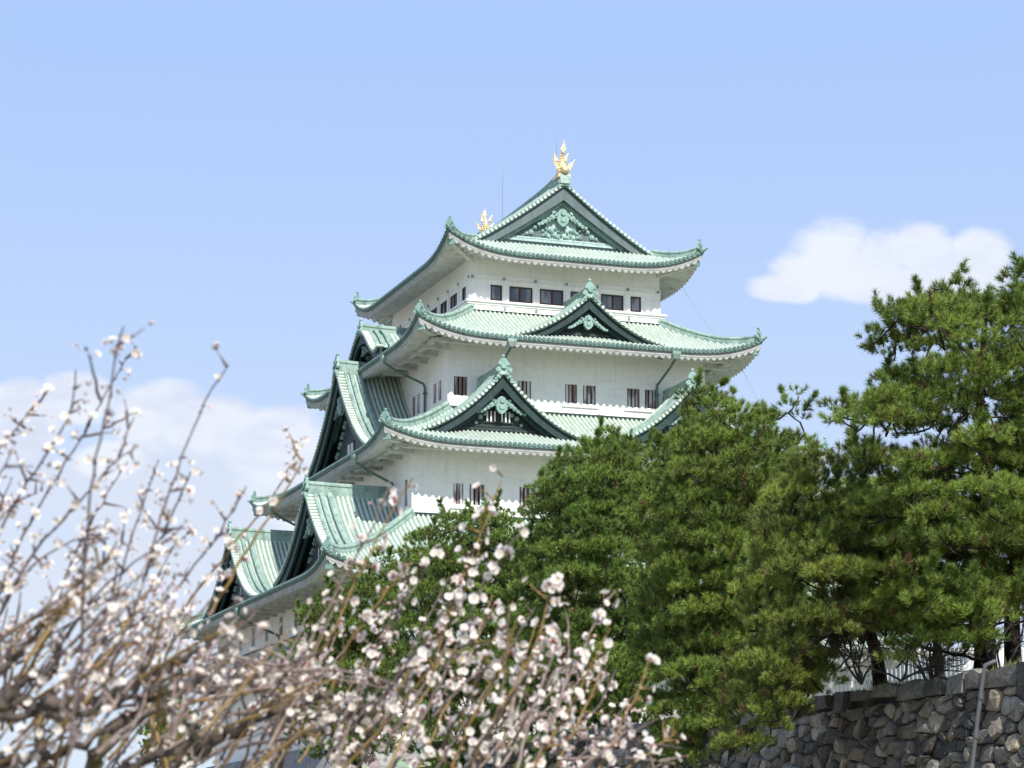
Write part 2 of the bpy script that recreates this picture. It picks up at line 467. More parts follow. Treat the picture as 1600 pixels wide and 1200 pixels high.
# ------------------------------------------------------------------ gables
def chidori(s): return 1.74 * s - .74 * s * s
def karaha(s):
    s = np.asarray(s, float)
    return .5 - .5 * np.cos(PI * np.clip(s / .86, 0, 1)) - .10 * np.clip((s - .80) / .2, 0, 1) ** 1.5
GMATS = None
def gable(t, sd_, u0, wid, za, Hh, tf, tb, prof=chidori, windows=0, orn=1.0, base=None, bd=.62, recess=.95, top=False, deco_only=False, oni=.95, board='gable', lat_w=.3):
    """a dormer gable: its own ribbed roof, toothed verge, bargeboards, recessed board and pendant"""
    za = za + Z0
    f = side_map(sd_, t.hx, t.hy)
    Z = lambda s: za - Hh * prof(s)
    # arc-length samples down the slope
    s = np.linspace(0, 1, 40)
    rf = MB()
    t1 = tf + (1.5 if tb - tf > 3 else .95)
    if not deco_only:
        nt = int((tb - t1) / RIB)
        cen = t1 + (np.arange(nt) + .5) * RIB
        Tt = np.concatenate([[tf, t1], (cen[:, None] + RU[None]).ravel(), [tb]])
        Hh_ = np.concatenate([[0, 0], np.tile(RH, nt), [0]])
        for sg in (-1, 1):
            P = f(u0 + sg * s[:, None] * wid, Tt[None], Z(s)[:, None] + Hh_[None])
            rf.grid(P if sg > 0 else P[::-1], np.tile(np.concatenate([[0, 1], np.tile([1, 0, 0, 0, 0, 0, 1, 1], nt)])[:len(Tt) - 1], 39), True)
    else:
        for sg in (-1, 1):
            rf.grid(f(u0 + sg * s[:, None] * wid, np.array([[tf, t1]]), Z(s)[:, None] + np.zeros((1, 2))), 0, True)
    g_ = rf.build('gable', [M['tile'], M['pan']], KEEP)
    # verge: teeth of tile ends, then two rolls parallel to the rake
    vg = MB(); rl = MB()
    L_ = np.sum(np.hypot(np.diff(s) * wid, np.diff(Z(s))))
    nt = max(6, int(L_ / .30))
    arc = np.concatenate([[0], np.cumsum(np.hypot(np.diff(s) * wid, np.diff(Z(s))))])
    for sg in (-1, 1):
        for q in np.interp((np.arange(nt) + .5) / nt * L_, arc, s):
            zz = float(Z(q)) + .04
            vg.tube(f(np.full(2, u0 + sg * q * wid), np.array([tf - .07, tf + .42]), np.full(2, zz)), .115, 7)
        ss = np.linspace(.03, 1, 26)
        sidev = f(0, 1., 0) - f(0, 0., 0)
        for off, k in ((.54, .50), (.92, .62), (1.42, .80)) if t1 - tf > 1.2 else ((.54, .5), (.92, .7)):
            rl.sweep(f(u0 + sg * ss * wid, np.full(26, tf + off), Z(ss)), rprof(k, .8), 0, False, sidev)
    for sg in (-1, 1):      # dark lip below the teeth
        P = f(u0 + sg * s[:, None] * wid, np.array([[tf - .02, tf - .02, tf + .3]]), Z(s)[:, None] + np.array([[.0, -.15, -.17]]))
        vg.grid(P, 1)
    vg.build('verge_tiles', [M['tile'], M['disc']], g_)
    rl.build('verge_roll', M['ridge'], g_)
    # bargeboards (outer dark, inner paler), following the curve
    def barge(name, d0, d1, n0, n1, m, s1=1.0):
        mb = MB()
        for sg in (-1, 1):
            ss = np.linspace(0, s1, 30)
            dpt = d0 + (d1 - d0) * (1 - .22 * ss)
            up = np.stack([u0 + sg * ss * wid, Z(ss) - d0], -1)
            lo = np.stack([u0 + sg * ss * wid, Z(ss) - dpt - .18 * (1 - ss) ** 3], -1)
            for nA, nB, flip in ((n0, n0, 0),):
                mb.grid(f(np.stack([lo[:, 0], up[:, 0]], 1), n0, np.stack([lo[:, 1], up[:, 1]], 1)), 0, False)
            mb.grid(f(np.stack([lo[:, 0], lo[:, 0]], 1), np.array([[n0, n1]]), np.stack([lo[:, 1], lo[:, 1]], 1)), 0, False)
            mb.grid(f(np.stack([lo[:, 0], up[:, 0]], 1), n1, np.stack([lo[:, 1], up[:, 1]], 1)), 0, False)
            mb.poly(f(np.array([lo[-1, 0], lo[-1, 0], up[-1, 0], up[-1, 0]]), np.array([n0, n1, n1, n0]), np.array([lo[-1, 1], lo[-1, 1], up[-1, 1], up[-1, 1]])))
        return mb.build(name, m, g_)
    barge('bargeboard', .14, .14 + bd, tf + .14, tf + .30, M['grey'] if board == 'top' else M['board'])
    barge('inner_board', .30, .30 + bd * 1.15, tf + .46, tf + .60, M['board'] if board == 'gable' else M['orn'], .97)
    # underside of the verge
    mb = MB()
    for sg in (-1, 1):
        mb.grid(f(u0 + sg * s[:, None] * wid, np.array([[tf + .05, tf + recess + .1]]), Z(s)[:, None] - .16 + np.zeros((1, 2))), 0)
    mb.build('verge_soffit', M['board'], g_)
    # the board itself
    tg = tf + recess
    zb = (t.ze + float(t.prof(tg))) if base is None else base + Z0
    ss = np.linspace(-1, 1, 61)
    zt = Z(np.abs(ss)) - .12
    k = zt > zb
    up = [(u0 + a * wid, b) for a, b in zip(ss[k], zt[k])]
    mb = MB()
    mb.prism([(up[0][0], zb - .3)] + up + [(up[-1][0], zb - .3)], f, tg, tg + .2)
    ub = abs(up[0][0] - u0)
    gb = mb.build('gable_board', M[board] if board != 'top' else M['pale'], g_)
    if board == 'top':       # dark sheets left and right of the pale middle
        for sg in (-1, 1):
            mb = MB()
            xs = np.linspace(.17, .62, 14)
            top_ = np.minimum(zb + 1.7, Z(xs) - 1.0)
            mb.prism([(u0 + sg * x * wid, zb + .42) for x in xs] + [(u0 + sg * x * wid, max(zt_, zb + .44)) for x, zt_ in zip(xs[::-1], top_[::-1])], f, tg - .03, tg + .05)
            mb.build('dark_sheet', M['grey'], g_)
    # sill moulding
    mb = MB()
    mb.box(u0 - ub * .98, u0 + ub * .98, tg - .16, tg, zb + .05, zb + .22, 0, f)
    mb.box(u0 - ub * .93, u0 + ub * .93, tg - .09, tg, zb + .27, zb + .36, 0, f)
    mb.build('gable_sill', M['pale'] if board == 'top' else M['gable'], g_)
    # chevron frame and pendant
    if orn:
        mb = MB()
        zo = za - bd - .75 * orn
        kx = orn
        for sg in (-1, 1):
            pts = [(0, .42), (.55, -.05), (1.15, -.52), (1.9, -.95), (1.9, -1.05), (1.1, -.66), (.5, -.20), (0, .26)]
            mb.prism([(u0 + sg * a * kx, zo + b * kx) for a, b in pts], f, tf + .50, tf + .62)
            for i, (du, dz, r) in enumerate(((.40, -.42, .19), (.64, -.56, .16), (.86, -.72, .14), (1.06, -.86, .12), (1.25, -.97, .11), (1.45, -1.04, .09), (.52, -.30, .13))):
                a = np.arange(12) * 2 * PI / 12
                mb.prism(np.stack([u0 + sg * du * kx + r * kx * np.cos(a), zo + dz * kx + r * kx * np.sin(a)], -1), f, tf + .36 - .02 * (i % 2), tf + .56)
                if r > .12: mb.prism(np.stack([u0 + sg * du * kx + r * .45 * kx * np.cos(a), zo + dz * kx + r * .45 * kx * np.sin(a)], -1), f, tf + .30, tf + .40)
        shield = [(0, -1.12), (.16, -1.02), (.33, -.82), (.36, -.60), (.28, -.46), (.30, -.30), (.20, -.12), (0, -.02)]
        pl = [(u0 + a * kx, zo + b * kx) for a, b in shield] + [(u0 - a * kx, zo + b * kx) for a, b in shield[-2:0:-1]]
        mb.prism(pl, f, tf + .28, tf + .50)
        a = np.arange(6) * 2 * PI / 6 + PI / 6
        mb.prism(np.stack([u0 + .16 * kx * np.cos(a), zo - .30 * kx + .16 * kx * np.sin(a)], -1), f, tf + .18, tf + .30)
        mb.prism(np.stack([u0 + .17 * kx * np.cos(a), zo - .68 * kx + .17 * kx * np.sin(a)], -1), f, tf + .22, tf + .30)
        # relief: a string of small bosses and curls following the rake
        a = np.arange(9) * 2 * PI / 9
        nr = int(wid * 2.2)
        for sg in (-1, 1):
            for i in range(nr):
                q = .10 + .62 * i / nr
                cz = float(Z(q)) - bd * 1.5 - .42 - .10 * (i % 2)
                if cz < zb + .45: continue
                r = (.10 + .05 * ((i * 7) % 3) / 2) * orn
                cu_ = u0 + sg * q * wid
                mb.prism(np.stack([cu_ + r * np.cos(a), cz + r * np.sin(a)], -1), f, tg - .14, tg)
                mb.prism(np.stack([cu_ + r * .5 * np.cos(a), cz + r * .5 * np.sin(a)], -1), f, tg - .20, tg - .1)
        if board == 'top':
            for i in range(26):
                q = (i % 13 - 6) * .21; cz = zb + .55 + .38 * (i // 13) + .1 * math.sin(i * 2.3)
                r = .11 + .03 * math.sin(i * 1.7)
                mb.prism(np.stack([u0 + q + r * np.cos(a), cz + r * np.sin(a)], -1), f, tg - .12, tg)
                mb.prism(np.stack([u0 + q + .45 * r * np.cos(a), cz + .45 * r * np.sin(a)], -1), f, tg - .17, tg - .1)
        mb.build('gable_carving', M['orn'], g_)
    for i in range(windows):
        mb = MB()
        c = u0 + (i - (windows - 1) / 2) * (lat_w + .14)
        hw = lat_w / 2
        zc = zb + .62
        mb.box(c - hw, c + hw, tg - .02, tg + .02, zc, zc + .62, 0, f)
        nb = 3 if lat_w > .5 else 1
        for j in range(nb):
            x = c + (j - (nb - 1) / 2) * lat_w * .3
            mb.box(x - .045, x + .045, tg - .08, tg - .03, zc, zc + .62, 1, f)
        for a_, b_ in ((zc - .08, zc), (zc + .62, zc + .70)): mb.box(c - hw - .06, c + hw + .06, tg - .1, tg + .02, a_, b_, 2, f)
        mb.build('gable_window', [M['dark'], M['plaster'], M['gable']], g_)
    # its ridge and demon tile
    if not deco_only:
        mb = MB()
        mb.sweep(f(np.full(9, u0), np.linspace(tf + .12, tb, 9), za - .03 + .10 * np.linspace(1, 0, 9) ** 2), rprof(1.15, 1.05))
        mb.build('gable_ridge', M['ridge'], g_)
    if oni:
        ridge_end('ridge_end', f, u0, tf + .14, za + .02, oni, g_)
        mb = MB()
        for sg in (-1, 1):
            for q in range(4):
                c = f(u0 + sg * (.22 + .15 * q) * oni, tf - .02, float(Z((.22 + .15 * q) * oni / wid)) + .10)
                mb.ball(c, (.16 - .02 * q) * oni, 0, 6)
        mb.build('ridge_scroll', M['orn'], g_)
    return g_

t5, t4, t3, t2 = (TIERS[n] for n in (5, 4, 3, 2))
# top roof: gabled upper half from verge to verge, ridge running north-south
W5 = t5.hx - 2.42
ptop = lambda s: (TOPP(t5.hx) - TOPP(t5.hx - np.asarray(s, float) * W5)) / (TOPP(t5.hx) - TOPP(t5.hx - W5))
ZA5 = 37.72 + float(TOPP(t5.hx)); H5 = float(TOPP(t5.hx) - TOPP(t5.hx - W5))
gable(t5, 'S', 0, W5, ZA5, H5, 2.35, 2 * t5.hy - 2.35, ptop, 0, 1.1, None, .72, .7, True, False, .8, 'top')
gable(t5, 'N', 0, W5, ZA5, H5, 2.35, 5, ptop, 0, 1.1, None, .72, .7, True, True, .8, 'top')
# fourth tier
for sd_ in 'SN': gable(t4, sd_, 0, 5.15, 34.95, 2.82, .70, 4.9, chidori, 0, .85, None, .50, .95)
for sd_ in 'WE': gable(t4, sd_, 0, 4.3, 34.45, 1.9, .15, 4.9, karaha, 0, .5, None, .45, .9, oni=.85)
# third tier
for sd_ in 'SN':
    for u in (-6.35, 5.85): gable(t3, sd_, u * (1 if sd_ == 'S' else -1), 5.6, 29.30, 3.85, 1.5, 5.8, chidori, 2, 1.0, None, .62, 1.0, lat_w=.78)
for sd_ in 'WE': gable(t3, sd_, 0, 8.75, 31.95, 6.55, 1.55, 5.8, chidori, 2, 1.15, None, .85, 1.1, lat_w=.62)
# second tier
for u in (-9.3, 9.3): gable(t2, 'S', u, 4.6, 19.75, 2.5, 1.0, 7.1, chidori, 0, .7, None, .5, .9, oni=.85)
for sd_ in 'WE':
    for u in (-10.1, 10.1): gable(t2, sd_, u, 7.3, 22.28, 4.75, 1.55, 7.2, chidori, 2, 1.0, None, .72, 1.05, lat_w=.5)

# ------------------------------------------------------------------ walls with their openings
def wall_side(mb, f, h, z0, z1, ops, depth=.32):
    """one wall face as a grid of cells, leaving out the openings and lining their reveals"""
    us = sorted({-h, h} | {v for o in ops for v in o[:2]})
    zs = sorted({z0, z1} | {v for o in ops for v in o[2:4]})
    for a, b in zip(us, us[1:]):
        for c, d in zip(zs, zs[1:]):
            if any(o[0] <= a and b <= o[1] and o[2] <= c and d <= o[3] for o in ops): continue
            mb.poly(f(np.array([a, b, b, a]), 0., np.array([c, c, d, d])))
    for (a, b, c, d) in ops:
        for (ua, za, ub, zb) in ((a, c, b, c), (b, c, b, d), (b, d, a, d), (a, d, a, c)):
            mb.poly(f(np.array([ua, ub, ub, ua]), np.array([0, 0, depth, depth]), np.array([za, zb, zb, za])))
def barred(f, u0, u1, z0, z1, nb=3):
    mb = MB()
    mb.box(u0 - .02, u1 + .02, .20, .30, z0 - .02, z1 + .02, 0, f)
    w_ = MB()
    wid = (u1 - u0)
    for j in range(nb):
        c = u0 + wid * (j + .62) / (nb + .24)
        w_.box(c - .075, c + .075, .06, .17, z0, z1, 0, f)
    o = mb.build('window', M['dark'], KEEP)
    w_.build('window_bar', M['bar'], o)
def sill(mb, f, u0, u1, z):
    mb.box(u0 - .22, u1 + .22, -.10, .0, z - .26, z - .16, 0, f)
def glazed(f, u0, u1, z0, z1, sash):
    fr = MB()
    b = .09
    fr.box(u0, u1, .03, .13, z1 - b, z1, 0, f); fr.box(u0, u1, .03, .13, z0, z0 + b * 1.3, 0, f)
    fr.box(u0, u0 + b, .032, .128, z0, z1, 0, f); fr.box(u1 - b, u1, .032, .128, z0, z1, 0, f)
    if sash:
        m_ = (u0 + u1) / 2 + sash * .06
        fr.box(m_ - .06, m_ + .06, .034, .126, z0 + .02, z1 - .02, 0, f)
    o = fr.build('window', M['wood'], KEEP)
    p = MB(); p.box(u0 + .03, u1 - .03, .09, .12, z0 + .03, z1 - .03, 0, f)
    p.build('window_pane', M['glass'], o)

def storey(n, z0, z1, openings, inset=0.):
    t = TIERS[n]
    mb = MB()
    for sd_ in SIDES:
        wall_side(mb, side_map(sd_, t.ax, t.ay), t.ax if sd_ in 'SN' else t.ay, z0 + Z0, z1 + Z0, [(a, b, c + Z0, d + Z0) for a, b, c, d in openings.get(sd_, [])])
    return mb
# px fractions of the photographed face -> metres from the middle
def face(px0, px1, half, l, r): return [(-1 + 2 * (p - l) / (r - l)) * half for p in (px0, px1)]
# fifth storey
S5 = [(a, b, 35.16, 36.20) for a, b in [face(p, q, 3 * K, 733, 1029.5) for p, q in ((764, 782), (793, 829), (840, 877), (888, 925), (936, 972), (983, 1000))]]
W5o = []
for i in range(8):
    c = (3.5 - i) * 2.06
    hw = .38 if i in (0, 7) else .74
    W5o.append((c - hw, c + hw, 35.16, 36.20))
ops = {'S': S5, 'W': W5o, 'E': W5o}
mb = storey(5, 34.2, 38.0, ops)
for sd_ in SIDES:
    f = side_map(sd_, 3 * K, 4 * K)
    h = 3 * K if sd_ in 'SN' else 4 * K
    e = .02 if sd_ in 'SN' else -.0
    for (za, zb, n_) in ((34.98, 35.10, .36), (34.84, 34.98, .26), (34.50, 34.84, .20), (36.44, 36.48, .07), (36.72, 36.76, .07), (36.48, 36.72, .05)):
        q = n_ if sd_ in 'SN' else 0
        mb.box(-h - q, h + q, -n_, 0, za + Z0, zb + Z0, 0, f)
    # posts between the windows
    nb_ = 7 if sd_ in 'SN' else 9
    for i in range(nb_):
        c = -h + .18 + (2 * h - .36) * i / (nb_ - 1)
        if sd_ == 'S': c = [-h + .2, *[(S5[j][1] + S5[j + 1][0]) / 2 for j in range(5)], h - .2][i]
        mb.box(c - .16, c + .16, -.075, 0, 35.10 + Z0, 36.44 + Z0, 0, f)
mb.build('storey_wall', M['plaster'], KEEP)
for sd_, l in ops.items():
    f = side_map(sd_, 3 * K, 4 * K)
    for i, o in enumerate(l): glazed(f, o[0], o[1], o[2] + Z0, o[3] + Z0, 0 if o[1] - o[0] < 1 else (-1) ** i)
# round nail covers along the band and brackets under the ledge
mb = MB(); a = np.arange(10) * 2 * PI / 10
for sd_ in 'SWE':
    f = side_map(sd_, 3 * K, 4 * K); h = 3 * K if sd_ in 'SN' else 4 * K
    for i in range(7 if sd_ == 'S' else 9):
        c = -h + .12 + (2 * h - .24) * i / (6 if sd_ == 'S' else 8)
        mb.prism(np.stack([c + .10 * np.cos(a), 36.60 + Z0 + .10 * np.sin(a)], -1), f, -.12, -.05)
        mb.prism(np.stack([c + .09 * np.cos(a), 34.68 + Z0 + .09 * np.sin(a)], -1), f, -.28, -.2)
mb.build('nail_cover', M['orn'], KEEP)['kind'] = 'stuff'
# fourth storey
S4 = [(a, b, 28.58, 29.76) for a, b in [face(p, q, 4 * K, 698.5, 1098) for p, q in ((708, 728), (777, 796), (805, 825), (877, 896), (905, 925), (974, 994), (1002, 1021), (1070, 1090))]]
W4 = [(c - .33, c + .33, 28.5, 29.75) for c in (9.0, 8.0, 4.6, 3.6, -3.6, -4.6, -8.0, -9.0)]
ops4 = {'S': S4, 'W': W4, 'E': W4}
mb = storey(4, 27.2, 32.05, ops4)
f = side_map('S', 4 * K, 5 * K)
for i, j in ((1, 2), (3, 4), (5, 6)): sill(mb, f, S4[i][0], S4[j][1], 28.58 + Z0)
mb.build('storey_wall', M['plaster'], KEEP)
for sd_, l in ops4.items():
    for o in l: barred(side_map(sd_, 4 * K, 5 * K), o[0], o[1], o[2] + Z0, o[3] + Z0)
# third storey
S3 = []
for p, q in ((705, 720), (729, 751), (803, 824), (833, 854)): S3.append(face(p, q, 5.5 * K, 644.5, 1200))
S3 = S3 + [[-b, -a] for a, b in S3[::-1]]
S3 = [(a, b, 21.42, 22.66) for a, b in S3]
W3 = [(c - .3, c + .3, 21.3, 22.9) for c in (12.6, 9.2, -9.2, -12.6)]
ops3 = {'S': S3, 'W': W3}
mb = storey(3, 20.1, 24.9, ops3)
f = side_map('S', 5.5 * K, 6.5 * K)
for i in (0, 2, 4, 6): sill(mb, f, S3[i][0], S3[i + 1][1], 21.42 + Z0)
mb.build('storey_wall', M['plaster'], KEEP)
for sd_, l in ops3.items():
    for o in l: barred(side_map(sd_, 5.5 * K, 6.5 * K), o[0], o[1], o[2] + Z0, o[3] + Z0)
# first and second storeys
W2 = [(c - .45, c + .45, 14.75, 15.95) for c in np.arange(-14.8, 15, 3.7)]
mb = storey(2, 13.6, 17.1, {'W': W2})
mb.build('storey_wall', M['plaster'], KEEP)
for o in W2: barred(side_map('W', 7.5 * K, 8.5 * K), o[0], o[1], o[2] + Z0, o[3] + Z0)
W1 = [(c - .45, c + .45, 9.6, 11.0) for c in np.arange(-14.8, 15, 3.7)]
mb = storey(1, 7.4, 13.1, {'W': W1})
mb.build('storey_wall', M['plaster'], KEEP)
for o in W1: barred(side_map('W', 7.5 * K, 8.5 * K), o[0], o[1], o[2] + Z0, o[3] + Z0, 4)
# dark flashing where each wall meets the roof below it
for n, zt in ((5, 34.45), (4, 27.77), (3, 20.67), (2, 14.25)):
    mb = MB(); t = TIERS[n]
    for sd_ in SIDES:
        f = side_map(sd_, t.ax, t.ay); h = t.ax if sd_ in 'SN' else t.ay
        q = .11 if sd_ in 'SN' else 0
        mb.box(-h - q, h + q, -.11, 0, zt + Z0 - .2, zt + Z0 + .14, 0, f)
    mb.build('wall_flashing', M['board'], KEEP)
# downpipes
def downpipe(n, sd_, u, zbot, bend=1.0):
    t = TIERS[n]; f = side_map(sd_, t.hx, t.hy)
    ze = t.ze
    mb = MB()
    P = [f(u, .05, ze - .55), f(u + bend * .1, .7, ze - 1.0), f(u + bend * .2, t.o - .22, ze - 1.75), f(u + bend * .2, t.o - .14, ze - 2.0), f(u + bend * .2, t.o - .14, zbot + Z0)]
    for a_, b_ in zip(P, P[1:]): mb.tube(np.array([a_, b_]), .08, 8)
    for z in np.arange(zbot + Z0 + .5, ze - 2, 1.3): mb.box(u + bend * .2 - .15, u + bend * .2 + .15, t.o - .26, t.o, z, z + .06, 0, f)
    o = mb.build('downpipe', M['disc'], KEEP)
    h_ = MB()
    a_ = f(u - .32, -.16, ze - .28)
    V = [f(u + x * s_, tt * 1., z_) for z_, s_, t0, t1 in ((ze - .10, .27, -.18, .14), (ze - .28, .27, -.18, .14), (ze - .58, .12, -.05, .11)) for x, tt in ((-1, t0), (1, t0), (1, t1), (-1, t1))]
    h_.grid(np.array(V).reshape(3, 4, 3), 0, False, True)
    h_.poly(np.array(V[:4])); h_.poly(np.array(V[8:]))
    h_.build('hopper', M['ridge'], o)
downpipe(4, 'S', 5.35, 27.6, -1); downpipe(4, 'S', -5.35, 27.6, -1)
downpipe(4, 'W', 6.2, 27.6, 1)
downpipe(3, 'W', 10.4, 21.0, 1); downpipe(3, 'W', -10.4, 21.0, 1)
downpipe(2, 'W', 0, 14.4, 1)
# main ridge with rising ends
mb = MB()
yy = np.linspace(-8.4, 8.4, 31)
mb.sweep(np.stack([0 * yy, yy, ZA5 + Z0 - .05 + .42 * (np.abs(yy) / 8.4) ** 4], -1), rprof(1.35, 1.15))
mb.build('main_ridge', M['ridge'], KEEP)
# stone base under the keep
def c_rough(gg, p, b):
    v = gg.n('ShaderNodeTexVoronoi', feature='DISTANCE_TO_EDGE'); gg.put(v.inputs['Vector'], p); v.inputs['Scale'].default_value = 1.1
    v2 = gg.n('ShaderNodeTexVoronoi'); gg.put(v2.inputs['Vector'], p); v2.inputs['Scale'].default_value = 1.1
    c = gg.mix(gg.ramp(v.outputs[0], 0, .09), (.02, .02, .02), gg.mix(.6, v2.outputs['Color'], (.3, .29, .27), 'MIX'))
    bump(gg, b, v.outputs[0], .8, .3)
    return gg.mix(.75, c, (.22, .215, .2))
M['rough'] = mat('base_stones', c_rough, .85)
mb = MB()
def ringp(h0, z): return np.array([[sx * (7.5 * K + h0), sy * (8.5 * K + h0), z + Z0] for sx, sy in ((-1, -1), (1, -1), (1, 1), (-1, 1))])
mb.grid(np.stack([ringp(9, -1.6), ringp(5, 1.2), ringp(2.2, 4.4), ringp(.5, 7.4)]), 0, False, True)
mb.poly(ringp(.5, 7.4))
mb.build('stone_base', M['rough'], KEEP)

# ------------------------------------------------------------------ gold ridge fish
def shachi(y, sgn, label, size=1.):
    zb = ZA5 + Z0 + .55
    o = empty('golden_fish_statue', (0, y, zb), label, 'roof statue', 'gold fish on the top ridge')
    def P(a, u, z): return np.array([u, y + sgn * a, zb + z])      # a: outward along the ridge
    mb = MB()
    s = np.linspace(0, 1, 22)
    # head down and outward, body arching up, tail over the ridge
    a_ = .55 - .95 * s + .75 * s ** 2 - .2 * np.sin(s * PI)
    z_ = .12 + 2.05 * s ** 1.1
    z_ = z_ * .80
    path = np.stack([0 * s, y + sgn * a_, zb + z_], -1)
    rad = np.interp(s, [0, .08, .25, .5, .75, .92, 1], [.18, .32, .33, .22, .14, .10, .06])
    mb.tube(path, rad, 12)
    for i in range(3, 19, 2):       # rows of scales
        n_ = 9
        for q in range(n_):
            an = (q + .5 * (i % 4 == 1)) * 2 * PI / n_
            c = path[i] + rad[i] * .97 * np.array([math.cos(an), math.sin(an), 0.05])
            mb.ball(c, .085 * (1.15 - s[i]), 0, 5)
    mb.ball(P(.62, 0, .30), .25, 0, 8, .8)                       # snout
    mb.ball(P(.62, .2, .5), .09); mb.ball(P(.62, -.2, .5), .09)  # eyes
    mb.box(-.42, .42, y - .55, y + .55, zb - .12, zb + .1)
    mb.build('body', M['gold'], o)
    def fan(name, root, tips, th=.05):
        b_ = MB(); root = np.asarray(root); tips = np.asarray(tips)
        n_ = np.array([.0, sgn, 0.]) * th
        for A, B in zip(tips, tips[1:]):
            mid = (A + B) / 2 * .82 + root * .18
            for q, r in ((A, mid), (mid, B)):
                b_.add(np.array([root - n_, q - n_ * .3, r - n_ * .3, root + n_, q + n_ * .3, r + n_ * .3]), [[0, 1, 2]], 0)
                b_.add(np.array([root + n_, q + n_ * .3, r + n_ * .3, root - n_]), [[0, 2, 1]], 0)
        for A in tips: b_.tube(np.array([root, A]), [.07, .025], 6)
        return b_.build(name, M['gold'], o)
    top = path[-1]
    fan('tail', top - np.array([0, 0, .18]), [top + np.array([du, 0, dz]) for du, dz in ((-.20, .10), (-.10, .30), (.06, .70), (.12, .36), (.18, .10))])
    for sx in (-1, 1):
        r0 = P(.28, sx * .3, .55)
        fan('side_fin', r0, [r0 + np.array([sx * du, sgn * .05, dz]) for du, dz in ((.16, -.08), (.30, .12), (.52, .62), (.28, .42), (.12, .36))])
        r0 = P(-.12, sx * .22, 1.15)
        fan('belly_fin', r0, [r0 + np.array([sx * du, 0, dz]) for du, dz in ((.10, -.10), (.24, .02), (.30, .55), (.14, .34))])
    o.scale = (size, size, size)
    return o
shachi(-7.75, -1, 'large gold fish statue on the near gable end of the top ridge')
shachi(7.3, 1, 'gold fish statue on the far ridge end, lower half hidden by the roof slope', .86)
# lightning rods
def rod(y, z1, label):
    zb = ZA5 + Z0 + .5
    mb = MB()
    mb.tube(np.array([[.1, y, zb - .1], [.1, y, zb + .5]]), [.09, .06], 8)
    mb.tube(np.array([[.1, y, zb + .45], [.1, y, zb + (z1 - zb) * .72], [.1, y, z1]]), [.026, .020, .007], 6)
    tag(mb.build('lightning_rod', M['cable']), label, 'lightning rod', 'lightning rods on the top ridge')
rod(4.0, 47.95 + Z0, 'thin grey lightning rod midway along the top ridge, right of the far gold fish')
rod(-6.6, 46.9 + Z0, 'thin grey lightning rod close behind the near gold fish')
# stay wires from the right-hand eave corners
def wire(n, ua, tb_, label):
    t = TIERS[n]; f = side_map('S', t.hx, t.hy)
    A = ua; B = tb_
    s = np.linspace(0, 1, 12)[:, None]
    P = A + (B - A) * s; P[:, 2] -= .25 * np.sin(s[:, 0] * PI)
    mb = MB(); mb.tube(P, .010, 5); mb.ball(A, .07)
    tag(mb.build('cable', M['cable']), label, 'cable', 'thin cables down the castle corners')
wire(5, np.array([7.4, -8.3, 38.15 + Z0]), np.array([9.9, -9.6, 33.6 + Z0]), 'thin cable between the top eave and the roof below it, at the right corner')
wire(4, np.array([10.2, -11.6, 32.1 + Z0]), np.array([12.6, -13.0, 26.5 + Z0]), 'thin cable dropping from the lower right eave corner towards the pines')
# ------------------------------------------------------------------ ground, terrace
rng = np.random.default_rng(7)
random.seed(7)
def c_earth(gg, p, b):
    n = gg.noise(p, .25, 6.); n2 = gg.noise(p, 3., 5.)
    c = gg.mix(gg.ramp(n, .3, .7), (.28, .25, .19), (.20, .19, .13))
    bump(gg, b, n2, .4, .05)
    return gg.mix(gg.m('MULTIPLY', n2, .4), c, (.33, .30, .24))
M['earth'] = mat('dry_earth', c_earth, .95, 0, .1)
M['turf'] = mat('winter_turf', lambda gg, p, b: gg.mix(gg.ramp(gg.noise(p, .8, 6.), .35, .65), (.22, .19, .10), (.12, .14, .05)), .95, 0, .1)
WH = 4.35 + Z0                       # top of the moat wall
P0 = at(1600, 1035, 10.)
P0 = CAM + (P0 - CAM) * ((WH - Z0) / (P0[2] - Z0))
WX, WY0 = P0[0], P0[1]
mb = MB()
mb.poly([[-3000, -3000, 0], [3000, -3000, 0], [3000, 3000, 0], [-3000, 3000, 0]])
tag(mb.build('ground', M['earth']), kind='structure')
mb = MB()
mb.box(WX + 2.2, WX + 260, WY0 - 40, 60, .02, WH - .06)
tag(mb.build('terrace', M['turf']), kind='structure')

# ------------------------------------------------------------------ dry stone moat wall
def c_stone(gg, p, b):
    a = gg.n('ShaderNodeVertexColor', layer_name='tint').outputs[0]
    n = gg.noise(p, 6., 7., .65); n2 = gg.noise(p, 1.3, 4.)
    c = gg.mix(gg.ramp(n, .35, .7), a, gg.mix(.55, a, (.03, .032, .035)))
    c = gg.mix(gg.m('MULTIPLY', gg.ramp(gg.noise(p, 14., 5., .7), .56, .66), .5), c, (.34, .35, .33))
    c = gg.mix(gg.m('MULTIPLY', gg.ramp(n2, .55, .8), .45), c, (.17, .15, .09))
    bump(gg, b, n, .7, .06)
    return c
M['stone'] = mat('weathered_stone', c_stone, .85, 0, .25)
BAT = .16                              # the face leans back as it rises
def wmap(l, n, z): return np.stack([WX + .0 * l - n + BAT * (z - WH) * 1., WY0 + l, z], -1)
L0, L1, SW, SH = -22., 36., .40, .25
def clip(poly, a, nrm):
    out = []
    for i in range(len(poly)):
        p, q = poly[i], poly[(i + 1) % len(poly)]
        dp, dq = (p - a) @ nrm, (q - a) @ nrm
        if dp <= 0: out.append(p)
        if dp * dq < 0: out.append(p + (q - p) * (dp / (dp - dq)))
    return out
nx, nz = int((L1 - L0) / SW), int(WH / SH)
ctr = {}
for i in range(nx):
    for j in range(nz):
        ctr[i, j] = np.array([i + .5 + random.uniform(-.46, .46) + .5 * (j % 2), j + .5 + random.uniform(-.42, .42)])
